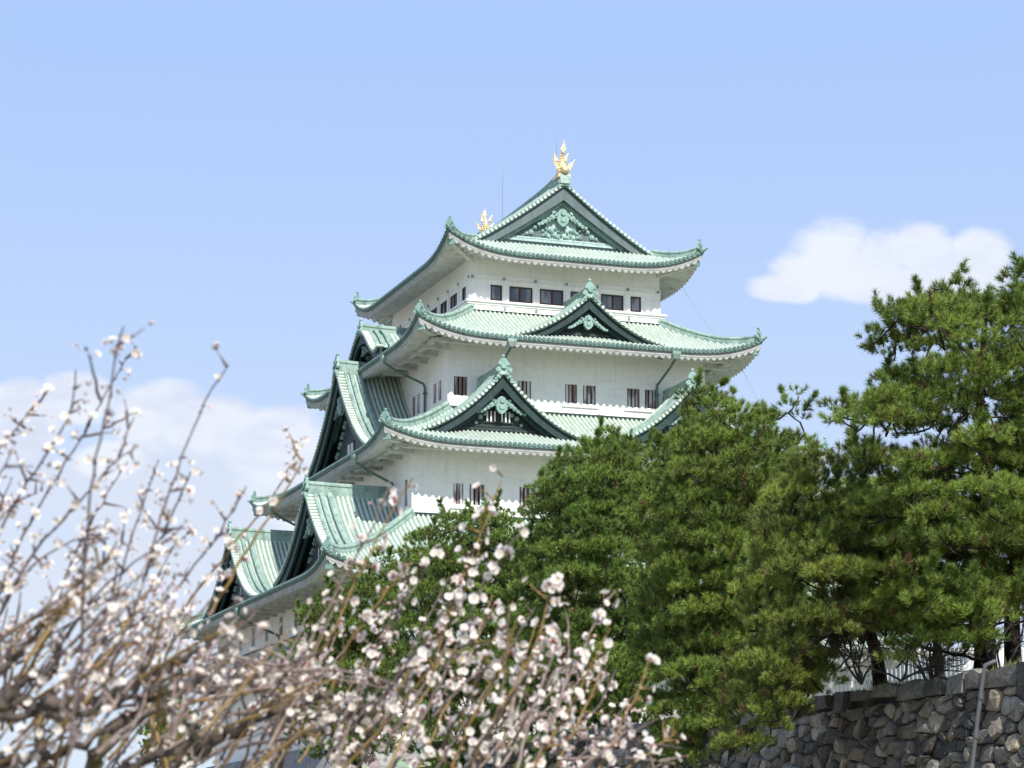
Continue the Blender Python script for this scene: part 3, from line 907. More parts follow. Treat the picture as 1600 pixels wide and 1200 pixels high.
mb = MB(); cols = []
def stone(pl, prot, tint, bev, shr=None):
    """one stone: an outline with a bevelled, slightly tilted and uneven front"""
    pl = np.array(pl); c = pl.mean(0)
    nx_ = np.roll(pl, -1, 0); sz = np.linalg.norm(pl - c, axis=1).mean()
    if shr is None:     # broken edges: cut corners and knocked-in middles
        a_ = pl + (nx_ - pl) * .16; b_ = pl + (nx_ - pl) * .84; m_ = (pl + nx_) / 2 + np.array([[random.gauss(0, .05), random.gauss(0, .05)] for _ in pl]) * sz
        pl = np.stack([a_, m_, b_], 1).reshape(-1, 2)
    k = len(pl)
    tl = np.array([random.uniform(-.3, .3), random.uniform(-.3, .3)])
    r0 = c + (pl - c) * (shr or random.uniform(.91, .985)); r1 = c + (pl - c) * (1 - bev)
    h1 = prot + (r1 - c) @ tl + np.array([random.uniform(-.02, .02) for _ in range(k)])
    V = [wmap(r0[:, 0], np.full(k, -.12), r0[:, 1]), wmap(r0[:, 0], np.maximum(h1 * .45, .0), r0[:, 1]), wmap(r1[:, 0], h1, r1[:, 1]), wmap(c[None, 0], np.array([prot + random.uniform(0, .05)]), c[None, 1])]
    i = np.arange(k); j = (i + 1) % k
    base = np.vstack(V[:3])
    n0 = mb.nv
    mb.add(base, np.vstack([np.stack([i, j, j + k, i + k], -1), np.stack([i + k, j + k, j + 2 * k, i + 2 * k], -1)]), 0, False)
    mb.add(np.vstack([V[2], V[3]]), np.stack([i, j, np.full(k, k)], -1), 0, False)
    cols.extend([tint] * (mb.nv - n0))
def stint():
    b_ = random.choice([.06, .08, .10, .12, .15, .18, .23, .28]) * random.uniform(.8, 1.2)
    w_ = random.uniform(.10, .32)
    return (b_ * (1 + w_), b_ * (1 + w_ * .4), b_ * (1 - w_ * .6), 1)
CAPH = .46
ctr = {k: v for k, v in ctr.items() if random.random() > .30}
for (i, j), c in ctr.items():
    poly = [np.array(q, float) for q in ((c[0] - 1.6, c[1] - 1.6), (c[0] + 1.6, c[1] - 1.6), (c[0] + 1.6, c[1] + 1.6), (c[0] - 1.6, c[1] + 1.6))]
    for di in range(-3, 4):
        for dj in range(-3, 4):
            o = ctr.get((i + di, j + dj))
            if o is None or (di == 0 and dj == 0): continue
            poly = clip(poly, (c + o) / 2, o - c)
            if len(poly) < 3: break
        if len(poly) < 3: break
    if len(poly) < 3: continue
    top = (WH - CAPH) / SH
    poly = clip(poly, np.array([0, top]), np.array([0, 1.])); 
    if len(poly) < 3: continue
    poly = clip(poly, np.array([0, .0]), np.array([0, -1.]))
    if len(poly) < 3: continue
    pl = [(L0 + q[0] * SW, q[1] * SH) for q in poly]
    stone(pl, random.uniform(.02, .16), stint(), random.uniform(.16, .30))
l = L0
while l < L1:       # dressed capping stones
    wl = random.uniform(.5, 1.9)
    hgt = CAPH * random.uniform(.6, 1.2)
    q = .03
    pl = [(l + .02, WH - hgt), (l + wl * .5, WH - hgt - random.uniform(-.03, .05)), (l + wl - .02, WH - hgt), (l + wl - .02, WH - random.uniform(0, .13)), (l + wl * .45, WH - random.uniform(-.03, .10)), (l + .02, WH - random.uniform(0, .13))]
    b_ = random.choice([.09, .13, .17, .22])
    stone(pl, random.uniform(.14, .17), (b_, b_ * .94, b_ * .80, 1), .06, .99)
    n0 = mb.nv
    mb.box(l + .03, l + wl - .03, -1.1, .08, WH - hgt, WH - .13, 0, wmap)
    cols.extend([(b_, b_ * .94, b_ * .80, 1)] * (mb.nv - n0))
    l += wl
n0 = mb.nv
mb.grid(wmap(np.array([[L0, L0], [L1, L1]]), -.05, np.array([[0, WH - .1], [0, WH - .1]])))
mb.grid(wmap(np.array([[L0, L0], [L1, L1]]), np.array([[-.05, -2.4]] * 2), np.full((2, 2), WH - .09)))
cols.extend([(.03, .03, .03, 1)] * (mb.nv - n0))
tag(mb.build('stone_wall', M['stone'], None, cols), 'dark grey dry stone moat wall of rough blocks with flat capping stones', 'stone wall')
# grass tufts along the wall's top
mb = MB()
nb = 5200
ll = rng.uniform(L0, 45, nb); nn = -np.abs(rng.normal(.0, .5, nb)) - .02
base = wmap(ll, nn, np.full(nb, WH - .06))
hh = rng.uniform(.05, .22, nb) * (.4 + .9 * (np.sin(ll * 1.7) * np.sin(ll * .61 + 1) > .1))
dv = np.stack([rng.normal(0, .05, nb), rng.normal(0, .07, nb), hh], -1)
wv_ = np.stack([rng.normal(0, .012, nb), rng.normal(0, .012, nb), 0 * hh], -1)
V = np.stack([base - wv_, base + wv_, base + dv], 1).reshape(-1, 3)
mb.add(V, np.arange(3 * nb).reshape(-1, 3))
tag(mb.build('grass', mat('dry_grass', lambda gg, p, b: gg.mix(gg.noise(p, 2.), (.20, .18, .07), (.08, .12, .03)), .9)), kind='stuff')
# drain pipe
mb = MB()
def onwall(px, py):
    d = ray(px, py); A = CAM
    # plane x = WX + BAT*(z-WH) - .28
    k = (WX - .30 - A[0] + BAT * (A[2] - WH)) / (d[0] - BAT * d[2])
    return A + d * k
pp = [onwall(1541, 1040) + np.array([.22, 0, .10]), onwall(1540, 1043) + np.array([.0, 0, .05]), onwall(1536, 1058), onwall(1528, 1120), onwall(1521, 1180)]
last = pp[-1] + (pp[-1] - pp[-2]) * (pp[-1][2] / max(.1, pp[-2][2] - pp[-1][2])) * .98
mb.tube(np.array(pp + [last]), .05, 10)
for q in (.25, .75):
    c = pp[2] * (1 - q) + pp[4] * q
    mb.tube(np.array([c - [0, 0, .06], c + [0, 0, .06]]), .065, 10)
tag(mb.build('drain_pipe', M['lead']), 'thin grey pipe running down the stone wall', 'pipe')

# ------------------------------------------------------------------ pines
def c_needle(gg, p, b):
    a = gg.n('ShaderNodeVertexColor', layer_name='tint').outputs[0]
    return a
M['needle'] = mat('pine_needles', c_needle, .55, 0, .35)
_t = M['needle'].node_tree; _b = _t.nodes['Principled BSDF']
_g = G(_t)
_tr = _g.n('ShaderNodeBsdfTranslucent'); _a = _g.n('ShaderNodeVertexColor', layer_name='tint')
_t.links.new(_a.outputs[0], _tr.inputs[0])
_mx = _g.n('ShaderNodeMixShader'); _mx.inputs[0].default_value = .06
_t.links.new(_b.outputs[0], _mx.inputs[1]); _t.links.new(_tr.outputs[0], _mx.inputs[2])
_t.links.new(_mx.outputs[0], _t.nodes['Material Output'].inputs[0])
def c_bark(gg, p, b):
    n = gg.noise(gg.scale(p, (1, 1, .3)), 9., 6., .65)
    bump(gg, b, n, .8, .05)
    return gg.mix(gg.ramp(n, .35, .65), (.012, .010, .009), (.050, .038, .030))
M['bark'] = mat('pine_bark', c_bark, .9, 0, .15)

def shoots_mesh(name, base, dirs, length, nneed, nlen, nwid, tint, parent):
    """pine shoots: each a short axis with needles fanning outward along it"""
    ns = len(base)
    d = dirs / np.linalg.norm(dirs, axis=1)[:, None]
    a = np.cross(d, rng.normal(size=(ns, 3))); a /= np.linalg.norm(a, axis=1)[:, None]
    b = np.cross(d, a)
    u = rng.random((ns, nneed)) ** .8
    ph = rng.random((ns, nneed)) * 2 * PI
    spread = rng.uniform(.45, 1.35, (ns, nneed)) * (1.15 - .5 * u)
    o = base[:, None] + d[:, None] * (u * length[:, None])[..., None]
    rad = a[:, None] * np.cos(ph)[..., None] + b[:, None] * np.sin(ph)[..., None]
    dr = d[:, None] * np.cos(spread)[..., None] + rad * np.sin(spread)[..., None]
    tip = o + dr * (nlen * rng.uniform(.75, 1.15, (ns, nneed)))[..., None]
    sdv = np.cross(dr, rng.normal(size=dr.shape)); sdv /= np.linalg.norm(sdv, axis=-1)[..., None] + 1e-9
    w_ = sdv * nwid / 2
    V = np.stack([o - w_, o + w_, tip], 2).reshape(-1, 3)
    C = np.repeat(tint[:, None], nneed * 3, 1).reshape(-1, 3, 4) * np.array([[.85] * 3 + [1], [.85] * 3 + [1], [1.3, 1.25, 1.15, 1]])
    C = C.reshape(-1, 4)
    mb = MB(); mb.add(V, np.arange(len(V)).reshape(-1, 3))
    return mb.build(name, M['needle'], parent, C)

def limb(mb, a, b, r0, r1, sag=.0, wob=.12, n=8):
    s = np.linspace(0, 1, n)[:, None]
    P = a + (b - a) * s
    L = np.linalg.norm(b - a)
    P[1:-1] += rng.normal(0, wob * L / n * .8, (n - 2, 3))
    P[:, 2] += sag * L * np.sin(s[:, 0] * PI)
    mb.tube(P, r0 + (r1 - r0) * s[:, 0] ** .8, 7)
    return P

def pine(label, outline, trunk, depth, thick, npad, nshoot, pad_r=.75, nwid=.012, nlen=.125, slen=.20, green=(.075, .105, .022), nneed=34, r0=.24, seed=0, spacing=.62, flat=.62, holes=(), back=1.6, bias=0., extra=()):
    """outline: the crown's silhouette; trunk: its foot and bends. Everything stands at its own depth, pads spread through it"""
    global rng
    rng = np.random.default_rng(seed)
    d_ = ray(trunk[0][0], 1000)
    if back is not None: depth = (WX + back - CAM[0]) / d_[0] * (d_ @ FWH)     # so far behind the wall's edge
    mpp = depth / FPX
    foot = at(trunk[0][0], 1000, depth); foot[2] = (WH - .06) if back is not None else 0.
    root = empty('pine_tree', foot, label, 'pine tree', 'pine trees on the moat wall')
    ol = np.array(outline, float)
    x0, y0 = ol.min(0); x1, y1 = ol.max(0)
    def inside(x, y):
        c = False; j = len(ol) - 1
        for i in range(len(ol)):
            if (ol[i, 1] > y) != (ol[j, 1] > y) and x < (ol[j, 0] - ol[i, 0]) * (y - ol[i, 1]) / (ol[j, 1] - ol[i, 1]) + ol[i, 0]: c = not c
            j = i
        return c
    def rowspan(y):
        xs = [x for x in np.linspace(x0, x1, 60) if inside(x, y)]
        return (min(xs), max(xs)) if xs else (x0, x1)
    pads = []
    tries = 0
    while len(pads) < npad and tries < npad * 90:
        tries += 1
        x, y = rng.uniform(x0, x1), rng.uniform(y0, y1)
        if not inside(x, y): continue
        e_ = .45 * pad_r / mpp
        if any((x - hx_) ** 2 / (a_ + e_) ** 2 + (y - hy_) ** 2 / (b_ + e_ * flat) ** 2 < 1 for hx_, hy_, a_, b_ in holes): continue
        lo, hi = rowspan(y)
        q = (x - (lo + hi) / 2) / max(12, (hi - lo) / 2)
        half = min(thick, (hi - lo) / 2 * mpp * 1.0 + .3) * math.sqrt(max(.05, 1 - q * q))
        dz = rng.uniform(-half, half) + bias * (1 - abs(q) ** 2)
        pr = pad_r * rng.uniform(.65, 1.15) * (1 if tries % 3 else .5)
        pp_ = pr / mpp
        if not (inside(x - .85 * pp_, y) and inside(x + .85 * pp_, y) and inside(x, y - .75 * flat * pp_ - .12 / mpp)): continue
        p = at(x, y, depth + dz)
        if any(np.linalg.norm((p - o) * (1, 1, 2.5)) < spacing * (pr + r_) for o, r_ in pads): continue
        pads.append((p, pr))
    for x, y, pr in extra: pads.append((at(x, y, depth + bias * .8 + rng.uniform(-.5, .5)), pr))
    # trunk
    tb = MB()
    tp = np.array([at(px, py, depth + (tr[0] if tr else 0)) for px, py, *tr in trunk]); tp[0] = foot - np.array([0, 0, .3])
    # resample
    seg = np.concatenate([[0], np.cumsum(np.linalg.norm(np.diff(tp, axis=0), axis=1))])
    s = np.linspace(0, seg[-1], 24)
    tpp = np.stack([np.interp(s, seg, tp[:, k]) for k in range(3)], -1)
    for _ in range(2): tpp[1:-1] = (tpp[:-2] + 2 * tpp[1:-1] + tpp[2:]) / 4
    tr_r = r0 * (1 - .82 * (s / seg[-1]) ** .9)
    tr_r[:2] *= 1.2
    tb.tube(tpp, tr_r, 12)
    # limbs: join every pad to the trunk or to a nearer pad
    done = []
    for p, pr in sorted(pads, key=lambda a_: np.min(np.linalg.norm(tpp - a_[0], axis=1))):
        di = np.linalg.norm(tpp - p, axis=1) + 1.2 * np.maximum(0, tpp[:, 2] - p[2] + .25)
        i = int(np.argmin(di)); best, br, bd_ = tpp[i], tr_r[i] * .5, di[i]
        for q, r_ in done:
            dd = np.linalg.norm(q - p) * 1.08
            if dd < bd_: best, br, bd_ = q, r_, dd
        base = p - np.array([0, 0, pr * .35])
        rr = min(br, .05 + .02 * bd_)
        limb(tb, best, base, max(rr, .025), .018, -.05)
        done.append((base, max(.02, rr * .6)))
    tb.build('trunk', M['bark'], root)
    # shoots over each pad's upper shell
    B, D, LN, TI = [], [], [], []
    for p, pr in pads:
        k = int(nshoot * (pr / pad_r) ** 2)
        v = rng.normal(size=(k, 3)); v /= np.linalg.norm(v, axis=1)[:, None]
        v[:, 2] = np.where(v[:, 2] < -.12, -v[:, 2], v[:, 2])
        rad = pr * rng.uniform(.35, 1.02, k) ** .5
        pos = p + v * rad[:, None] * np.array([1, 1, flat])
        dr = v * np.array([1, 1, .8]) + np.array([0, 0, .75]) + rng.normal(0, .25, (k, 3))
        B.append(pos); D.append(dr); LN.append(slen * rng.uniform(.7, 1.35, k))
        tone = rng.uniform(.6, 1.35)
        c = np.array(green) * tone * rng.uniform(.75, 1.3, k)[:, None]
        yl = rng.random(k)[:, None]
        c = c * (1 + yl * np.array([.35, .12, -.1]))
        old = rng.random(k) < .035
        c[old] = np.array([.13, .085, .035]) * rng.uniform(.7, 1.2, (old.sum(), 1))
        TI.append(np.concatenate([c, np.ones((k, 1))], 1))
    # candles: leading sprigs that stand clear of the pads
    for j in rng.choice(len(pads), min(len(pads), int(len(pads) * .45)), replace=False):
        p, pr = pads[j]
        ax = np.array([rng.normal(0, .35), rng.normal(0, .35), 1.]); ax /= np.linalg.norm(ax)
        k = 16; t_ = rng.uniform(.1, 1, k); ln = rng.uniform(.35, .75)
        st = p + np.array([rng.normal(0, .35) * pr, rng.normal(0, .35) * pr, pr * flat * .7])
        B.append(st + ax * (t_ * ln)[:, None]); D.append(ax + rng.normal(0, .45, (k, 3))); LN.append(slen * rng.uniform(.6, 1.1, k))
        TI.append(np.concatenate([np.array(green) * rng.uniform(.8, 1.3, (k, 1)), np.ones((k, 1))], 1))
    B, D, LN, TI = (np.concatenate(q) for q in (B, D, LN, TI))
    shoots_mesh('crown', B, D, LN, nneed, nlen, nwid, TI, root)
    return root

GA, GB, GC = (.116, .184, .034), (.128, .184, .036), (.104, .178, .036)
pine('tall pine at the far right, top of its crown highest of all the trees',
     [(1378, 500), (1402, 478), (1440, 472), (1480, 455), (1545, 465), (1585, 440), (1660, 415), (1720, 520), (1740, 760), (1700, 930), (1600, 995), (1530, 1045), (1420, 1040), (1360, 920), (1330, 820), (1310, 760), (1300, 700), (1284, 640), (1300, 625), (1345, 640), (1372, 620), (1362, 575), (1345, 535), (1345, 520), (1378, 535), (1392, 505)],
     [(1538, 1045), (1537, 960), (1545, 800), (1530, 640), (1540, 480)], 48, 2.6, 225, 78, 0.88, .0125, .165, .15, GA, 54, .27, 11, .58, .40, [(1420, 573, 40, 8), (1400, 700, 30, 8)], 1.3, -.6, [(1415, 1015, .45), (1400, 1035, .35), (1470, 1005, .5), (1505, 1012, .45), (1365, 528, .35), (1395, 545, .45), (1400, 490, .5), (1445, 478, .5), (1490, 458, .45), (1590, 440, .4), (1310, 640, .4), (1440, 1000, .5), (1425, 520, .6), (1470, 505, .6), (1530, 485, .6), (1400, 518, .5), (1445, 552, .5), (1500, 540, .6), (1560, 510, .6), (1388, 600, .5), (1430, 615, .6), (1480, 580, .6), (1365, 640, .5)])
pine('bare lower trunk of a pine at the right edge, crown running out of the picture',
     [(1570, 440), (1640, 400), (1760, 420), (1800, 700), (1760, 960), (1640, 990), (1560, 940), (1555, 800), (1580, 620)],
     [(1581, 1040), (1580, 950), (1600, 750), (1640, 520)], 50.5, 2.6, 90, 73, 0.94, .0125, .165, .15, GB, 54, .22, 12, .58, .40, (), 2.2)
pine('low spreading pine with a leaning trunk on the wall edge, below the tall pine',
     [(1205, 760), (1270, 700), (1330, 740), (1400, 800), (1460, 880), (1490, 960), (1440, 1010), (1380, 990), (1335, 1010), (1300, 1075), (1265, 1120), (1215, 1165), (1165, 1200), (1110, 1190), (1120, 1080), (1150, 980), (1150, 880)],
     [(1377, 1068), (1368, 1010), (1340, 950), (1310, 860), (1290, 760)], 53, 2.6, 165, 78, 0.85, .013, .16, .15, GB, 52, .20, 13, .58, .40, [(1400, 860, 40, 14), (1260, 930, 30, 10)], .9, -2.6, [(1305, 1035, .5), (1285, 1070, .5), (1330, 1012, .42), (1250, 1085, .5), (1265, 1045, .5)])
pine('pine with a forked bare twig at its top, directly right of the castle wall',
     [(1068, 625), (1085, 608), (1118, 612), (1150, 640), (1195, 645), (1225, 610), (1252, 600), (1258, 640), (1245, 690), (1275, 700), (1290, 760), (1270, 900), (1240, 1000), (1285, 1080), (1230, 1140), (1190, 1195), (1100, 1240), (1010, 1200), (985, 960), (990, 840), (985, 740), (1030, 700)],
     [(1135, 1180), (1130, 1050), (1145, 900), (1120, 760), (1120, 650)], 63, 3.0, 290, 78, 0.94, .015, .165, .16, GA, 48, .24, 14, .58, .40, [(1150, 975, 24, 6), (1190, 800, 18, 4)], 1.8, -2.6, [(1248, 615, .26), (1232, 640, .28), (1250, 655, .24), (1195, 655, .36), (1160, 640, .36), (1110, 622, .45), (1082, 622, .38), (1280, 720, .4)])
pine('broad pine whose rounded crown covers the castle wall, left of the forked pine',
     [(905, 700), (940, 678), (965, 665), (985, 690), (1020, 700), (1040, 780), (1050, 900), (1040, 1060), (1020, 1190), (900, 1240), (800, 1230), (780, 1080), (800, 920), (815, 840), (838, 740), (870, 735)],
     [(900, 1250), (905, 1080), (930, 900), (940, 740)], 72, 3.2, 290, 82, 0.99, .018, .165, .16, GC, 42, .26, 15, .58, .40, [(890, 950, 20, 4), (1000, 890, 16, 4)], 2.5, -2.8, [(958, 680, .4), (930, 695, .45), (880, 735, .45), (848, 765, .5), (990, 710, .45)])
pine('mid green pine in front of the lowest visible castle roof, beside the blossom',
     [(690, 800), (720, 795), (760, 790), (800, 795), (830, 840), (860, 960), (850, 1120), (810, 1230), (690, 1230), (630, 1170), (610, 1040), (600, 930), (610, 860), (650, 840)],
     [(740, 1290), (745, 1100), (730, 940), (740, 820)], 84, 3.2, 235, 84, 1.05, .022, .16, .17, GC, 36, .26, 16, .58, .40, (), 2.5, 0., [(700, 812, .5), (740, 806, .5), (775, 803, .5), (815, 806, .5), (665, 850, .6), (640, 866, .5), (770, 830, .6), (720, 835, .6)])
pine('smaller pine behind the plum blossom, leftmost in the row on the wall',
     [(560, 900), (590, 850), (640, 850), (660, 920), (660, 1080), (640, 1180), (560, 1200), (470, 1190), (420, 1130), (440, 1040), (470, 960), (500, 930)],
     [(560, 1330), (555, 1120), (560, 980), (580, 880)], 95, 3.0, 190, 88, 1.14, .026, .16, .17, GC, 32, .26, 17, .58, .40, (), 2.5, 0., [(600, 868, .6), (570, 890, .6), (640, 870, .55), (480, 960, .6), (450, 1030, .6), (520, 930, .6), (430, 1090, .6)])
pine('tiny distant pine top seen through the plum twigs at lower left',
     [(225, 1100), (250, 1085), (290, 1080), (310, 1110), (330, 1180), (300, 1220), (230, 1220), (215, 1150)],
     [(275, 1400), (272, 1200), (270, 1110)], 118, 2.2, 37, 92, 1.14, .03, .16, .18, GA, 26, .22, 18, .58, .40, (), None)

pine('shaded pine standing farther back, behind the forked pine and the castle corner',
     [(985, 760), (1060, 700), (1150, 690), (1230, 715), (1290, 790), (1300, 900), (1290, 1010), (1200, 1060), (1000, 1060), (960, 900)],
     [(1090, 1180), (1100, 950), (1120, 760)], 80, 3.0, 150, 82, 1.0, .022, .165, .17, GC, 34, .24, 31, .58, .42, (), 14)
pine('shaded pine standing farther back, behind the rounded pine beside the blossom',
     [(800, 840), (850, 780), (930, 740), (1000, 760), (1010, 900), (1000, 1080), (930, 1130), (800, 1120), (770, 980)],
     [(880, 1200), (890, 980), (900, 800)], 90, 3.0, 140, 82, 1.05, .024, .165, .17, GC, 32, .24, 32, .58, .42, (), 12)
pine('low shaded pine far behind the fork between the leaning trunk and the tall pine',
     [(1290, 760), (1360, 720), (1450, 740), (1560, 800), (1580, 930), (1540, 1000), (1440, 1010), (1330, 1000), (1280, 920)],
     [(1470, 1090), (1460, 950), (1440, 800)], 70, 3.0, 110, 82, .95, .018, .165, .17, GB, 38, .22, 33, .58, .42, (), 10)

# pale paling fence and bare bushes behind the wall
FD = 75.
mb = MB(); rl = MB(); ps = MB()
A = at(1270, 1090, FD); B = at(1640, 1000, FD); A[2] = B[2] = WH
dv = (B - A); Lf = np.linalg.norm(dv); dv /= Lf; nv = np.array([-dv[1], dv[0], 0])
fm = lambda u, n, z: A + np.asarray(u)[..., None] * dv + np.asarray(n)[..., None] * nv + np.asarray(z)[..., None] * np.array([0, 0, 1.])
M['white'] = mat('white_paint', lambda gg, p, b: gg.mix(gg.noise(p, 2.), (.80, .80, .80), (.68, .68, .69)), .6)
fe = empty('paling_fence', A, 'white upright-slat fence behind the pine trunks on the wall', 'fence')
for i in range(int(Lf / .13)): mb.box(i * .13, i * .13 + .10, 0, .02, -.1, 2.6, 0, fm)
mb.build('palings', M['white'], fe)
for z in (.4, 1.5, 2.4): rl.box(0, Lf, .025, .08, z, z + .09, 0, fm)
rl.build('rail', M['white'], fe)
for i in range(int(Lf / 2) + 1):
    q = MB(); q.box(i * 2., i * 2. + .1, .085, .19, -.2, 2.5, 0, fm); q.build('post', M['white'], fe)
def bush(px, py, depth, h, n, label, col):
    foot = at(px, py, depth); foot[2] = WH - .08
    o = empty('bare_bush', foot, label, 'bush', 'leafless bushes behind the wall')
    mb = MB()
    def grow(p, d, L, r, lv):
        k = 5
        P = [p]
        for i in range(k):
            d = d + rng.normal(0, .16, 3); d /= np.linalg.norm(d)
            P.append(P[-1] + d * L / k)
        mb.tube(np.array(P), np.linspace(r, r * .5, k + 1), 5)
        if lv:
            for i in range(3):
                q = P[2 + i]; e = d + rng.normal(0, .65, 3); e[2] = abs(e[2]) * .7
                grow(q, e / np.linalg.norm(e), L * .62, r * .55, lv - 1)
    for i in range(n):
        e = np.array([rng.normal(0, .7), rng.normal(0, .7), 1.]); grow(foot.copy(), e / np.linalg.norm(e), h * .55, .03, 3)
    mb.build('branch', mat('bush_bark', lambda gg, p, b: col, .9), o)
bush(1346, 1070, 55, 2.2, 5, 'dark leafless bush left of the leaning pine trunk', (.045, .04, .038))
bush(1455, 1040, 57, 2.6, 9, 'grey-brown leafless bush between the pine trunks', (.17, .13, .10))
bush(1408, 1055, 54, 1.6, 4, 'low dark leafless bush right of the leaning pine trunk', (.05, .045, .04))
bush(1560, 1035, 53, 2.6, 6, 'leafless twigs between the two right-hand trunks', (.06, .05, .045))
# ------------------------------------------------------------------ plum trees in bloom, close to the camera
def c_tint(gg, p, b): return gg.n('ShaderNodeVertexColor', layer_name='tint').outputs[0]
M['petal'] = mat('plum_petals', c_tint, .6, 0, .2)
_t = M['petal'].node_tree; _b = _t.nodes['Principled BSDF']; _g = G(_t)
_tr = _g.n('ShaderNodeBsdfTranslucent'); _a = _g.n('ShaderNodeVertexColor', layer_name='tint')
_t.links.new(_a.outputs[0], _tr.inputs[0])
_mx = _g.n('ShaderNodeMixShader'); _mx.inputs[0].default_value = .35
_t.links.new(_b.outputs[0], _mx.inputs[1]); _t.links.new(_tr.outputs[0], _mx.inputs[2])
_t.links.new(_mx.outputs[0], _t.nodes['Material Output'].inputs[0])
def c_twig(a_, b_):
    def f(gg, p, b): return gg.mix(gg.ramp(gg.noise(p, 60., 4.), .35, .65), a_, b_)
    return f
TW = [mat('old_twig_bark', c_twig((.085, .062, .058), (.15, .115, .105)), .8),
      mat('grey_twig_bark', c_twig((.17, .125, .105), (.27, .21, .18)), .8),
      mat('olive_new_wood', c_twig((.16, .105, .03), (.25, .16, .06)), .6)]
def c_pbark(gg, p, b):
    n = gg.noise(p, 40., 6., .65); bump(gg, b, n, .9, .01)
    c = gg.mix(gg.ramp(n, .35, .65), (.030, .024, .021), (.13, .105, .085))
    return gg.mix(gg.m('MULTIPLY', gg.ramp(gg.noise(p, 11., 4.), .55, .7), .6), c, (.16, .16, .06))
M['plumbark'] = mat('rough_plum_bark', c_pbark, .9, 0, .15)

# one flower, one bud (unit size), with a colour per vertex
def flower_template():
    V, F3, F4, Cc = [], [], [], []
    for k in range(5):
        a = k * 2 * PI / 5; ca, sa = math.cos(a), math.sin(a); n0 = len(V)
        for v, w_, z in ((.10, .10, .02), (.55, .46, .10), (.86, .44, .22), (1.0, .16, .30)):
            for u in (-1, 0, 1):
                x, y = v, u * w_; zz = z + .10 * u * u
                V.append((x * ca - y * sa, x * sa + y * ca, zz))
                Cc.append((.80, .60, .56) if v < .2 else (.91, .875, .83))
        for i in range(3):
            for j in range(2): F4.append((n0 + i * 3 + j, n0 + i * 3 + 3 + j, n0 + i * 3 + 4 + j, n0 + i * 3 + 1 + j))
    for k in range(12):
        a = k * 2 * PI / 12 + .2; r = .28 + .14 * (k % 3); h = .38 + .08 * (k % 2); n0 = len(V)
        V += [(.04 * math.cos(a + 1.5), .04 * math.sin(a + 1.5), .05), (.04 * math.cos(a - 1.5), .04 * math.sin(a - 1.5), .05), (r * math.cos(a) - .05 * math.sin(a), r * math.sin(a) + .05 * math.cos(a), h), (r * math.cos(a) + .05 * math.sin(a), r * math.sin(a) - .05 * math.cos(a), h)]
        Cc += [(.88, .84, .72)] * 2 + [(.80, .70, .42)] * 2
        F4.append((n0, n0 + 1, n0 + 3, n0 + 2))
    n0 = len(V)
    for k in range(5):
        a = k * 2 * PI / 5 + .6; V.append((.44 * math.cos(a), .44 * math.sin(a), -.02)); Cc.append((.36, .09, .06))
    for k in range(5):
        a = k * 2 * PI / 5 + .6; V.append((.08 * math.cos(a), .08 * math.sin(a), -.26)); Cc.append((.26, .10, .06))
    for k in range(5): F4.append((n0 + k, n0 + (k + 1) % 5, n0 + 5 + (k + 1) % 5, n0 + 5 + k))
    return np.array(V), np.array(F4), np.array(Cc)
def bud_template():
    V, F4, Cc = [], [], []
    rows = [(.10, -.35, (.26, .09, .06)), (.30, -.15, (.36, .10, .08)), (.42, .12, (.88, .70, .68)), (.38, .42, (.93, .86, .84)), (.10, .62, (.90, .80, .78))]
    for r, z, c in rows:
        for k in range(7):
            a = k * 2 * PI / 7; V.append((r * math.cos(a), r * math.sin(a), z)); Cc.append(c)
    for i in range(4):
        for k in range(7): F4.append((i * 7 + k, i * 7 + (k + 1) % 7, i * 7 + 7 + (k + 1) % 7, i * 7 + 7 + k))
    return np.array(V), np.array(F4), np.array(Cc)
FT, BT = flower_template(), bud_template()
def bloom(mb, cols, tpl, pos, nrm, size, tint):
    V, F, Cc = tpl
    z = nrm / np.linalg.norm(nrm)
    x = np.cross(z, rng.normal(size=3)); x /= np.linalg.norm(x); y = np.cross(z, x)
    op = np.array([1, 1, 1.]); op[:2] *= rng.uniform(.75, 1.05); op[2] = rng.uniform(.8, 1.8)
    P = (V * op) @ np.stack([x, y, z]) * size + pos
    mb.add(P, F, 0, True)
    cols.append(np.concatenate([Cc * tint, np.ones((len(V), 1))], 1))
def smooth_path(pts, n):
    pts = np.asarray(pts, float)
    t_ = np.concatenate([[0], np.cumsum(np.linalg.norm(np.diff(pts[:, :3], axis=0), axis=1))]); t_ /= t_[-1]
    s = np.linspace(0, 1, n)
    P = np.stack([np.interp(s, t_, pts[:, k]) for k in range(pts.shape[1])], -1)
    for _ in range(3): P[1:-1] = (P[:-2] + 2 * P[1:-1] + P[2:]) / 4
    return P
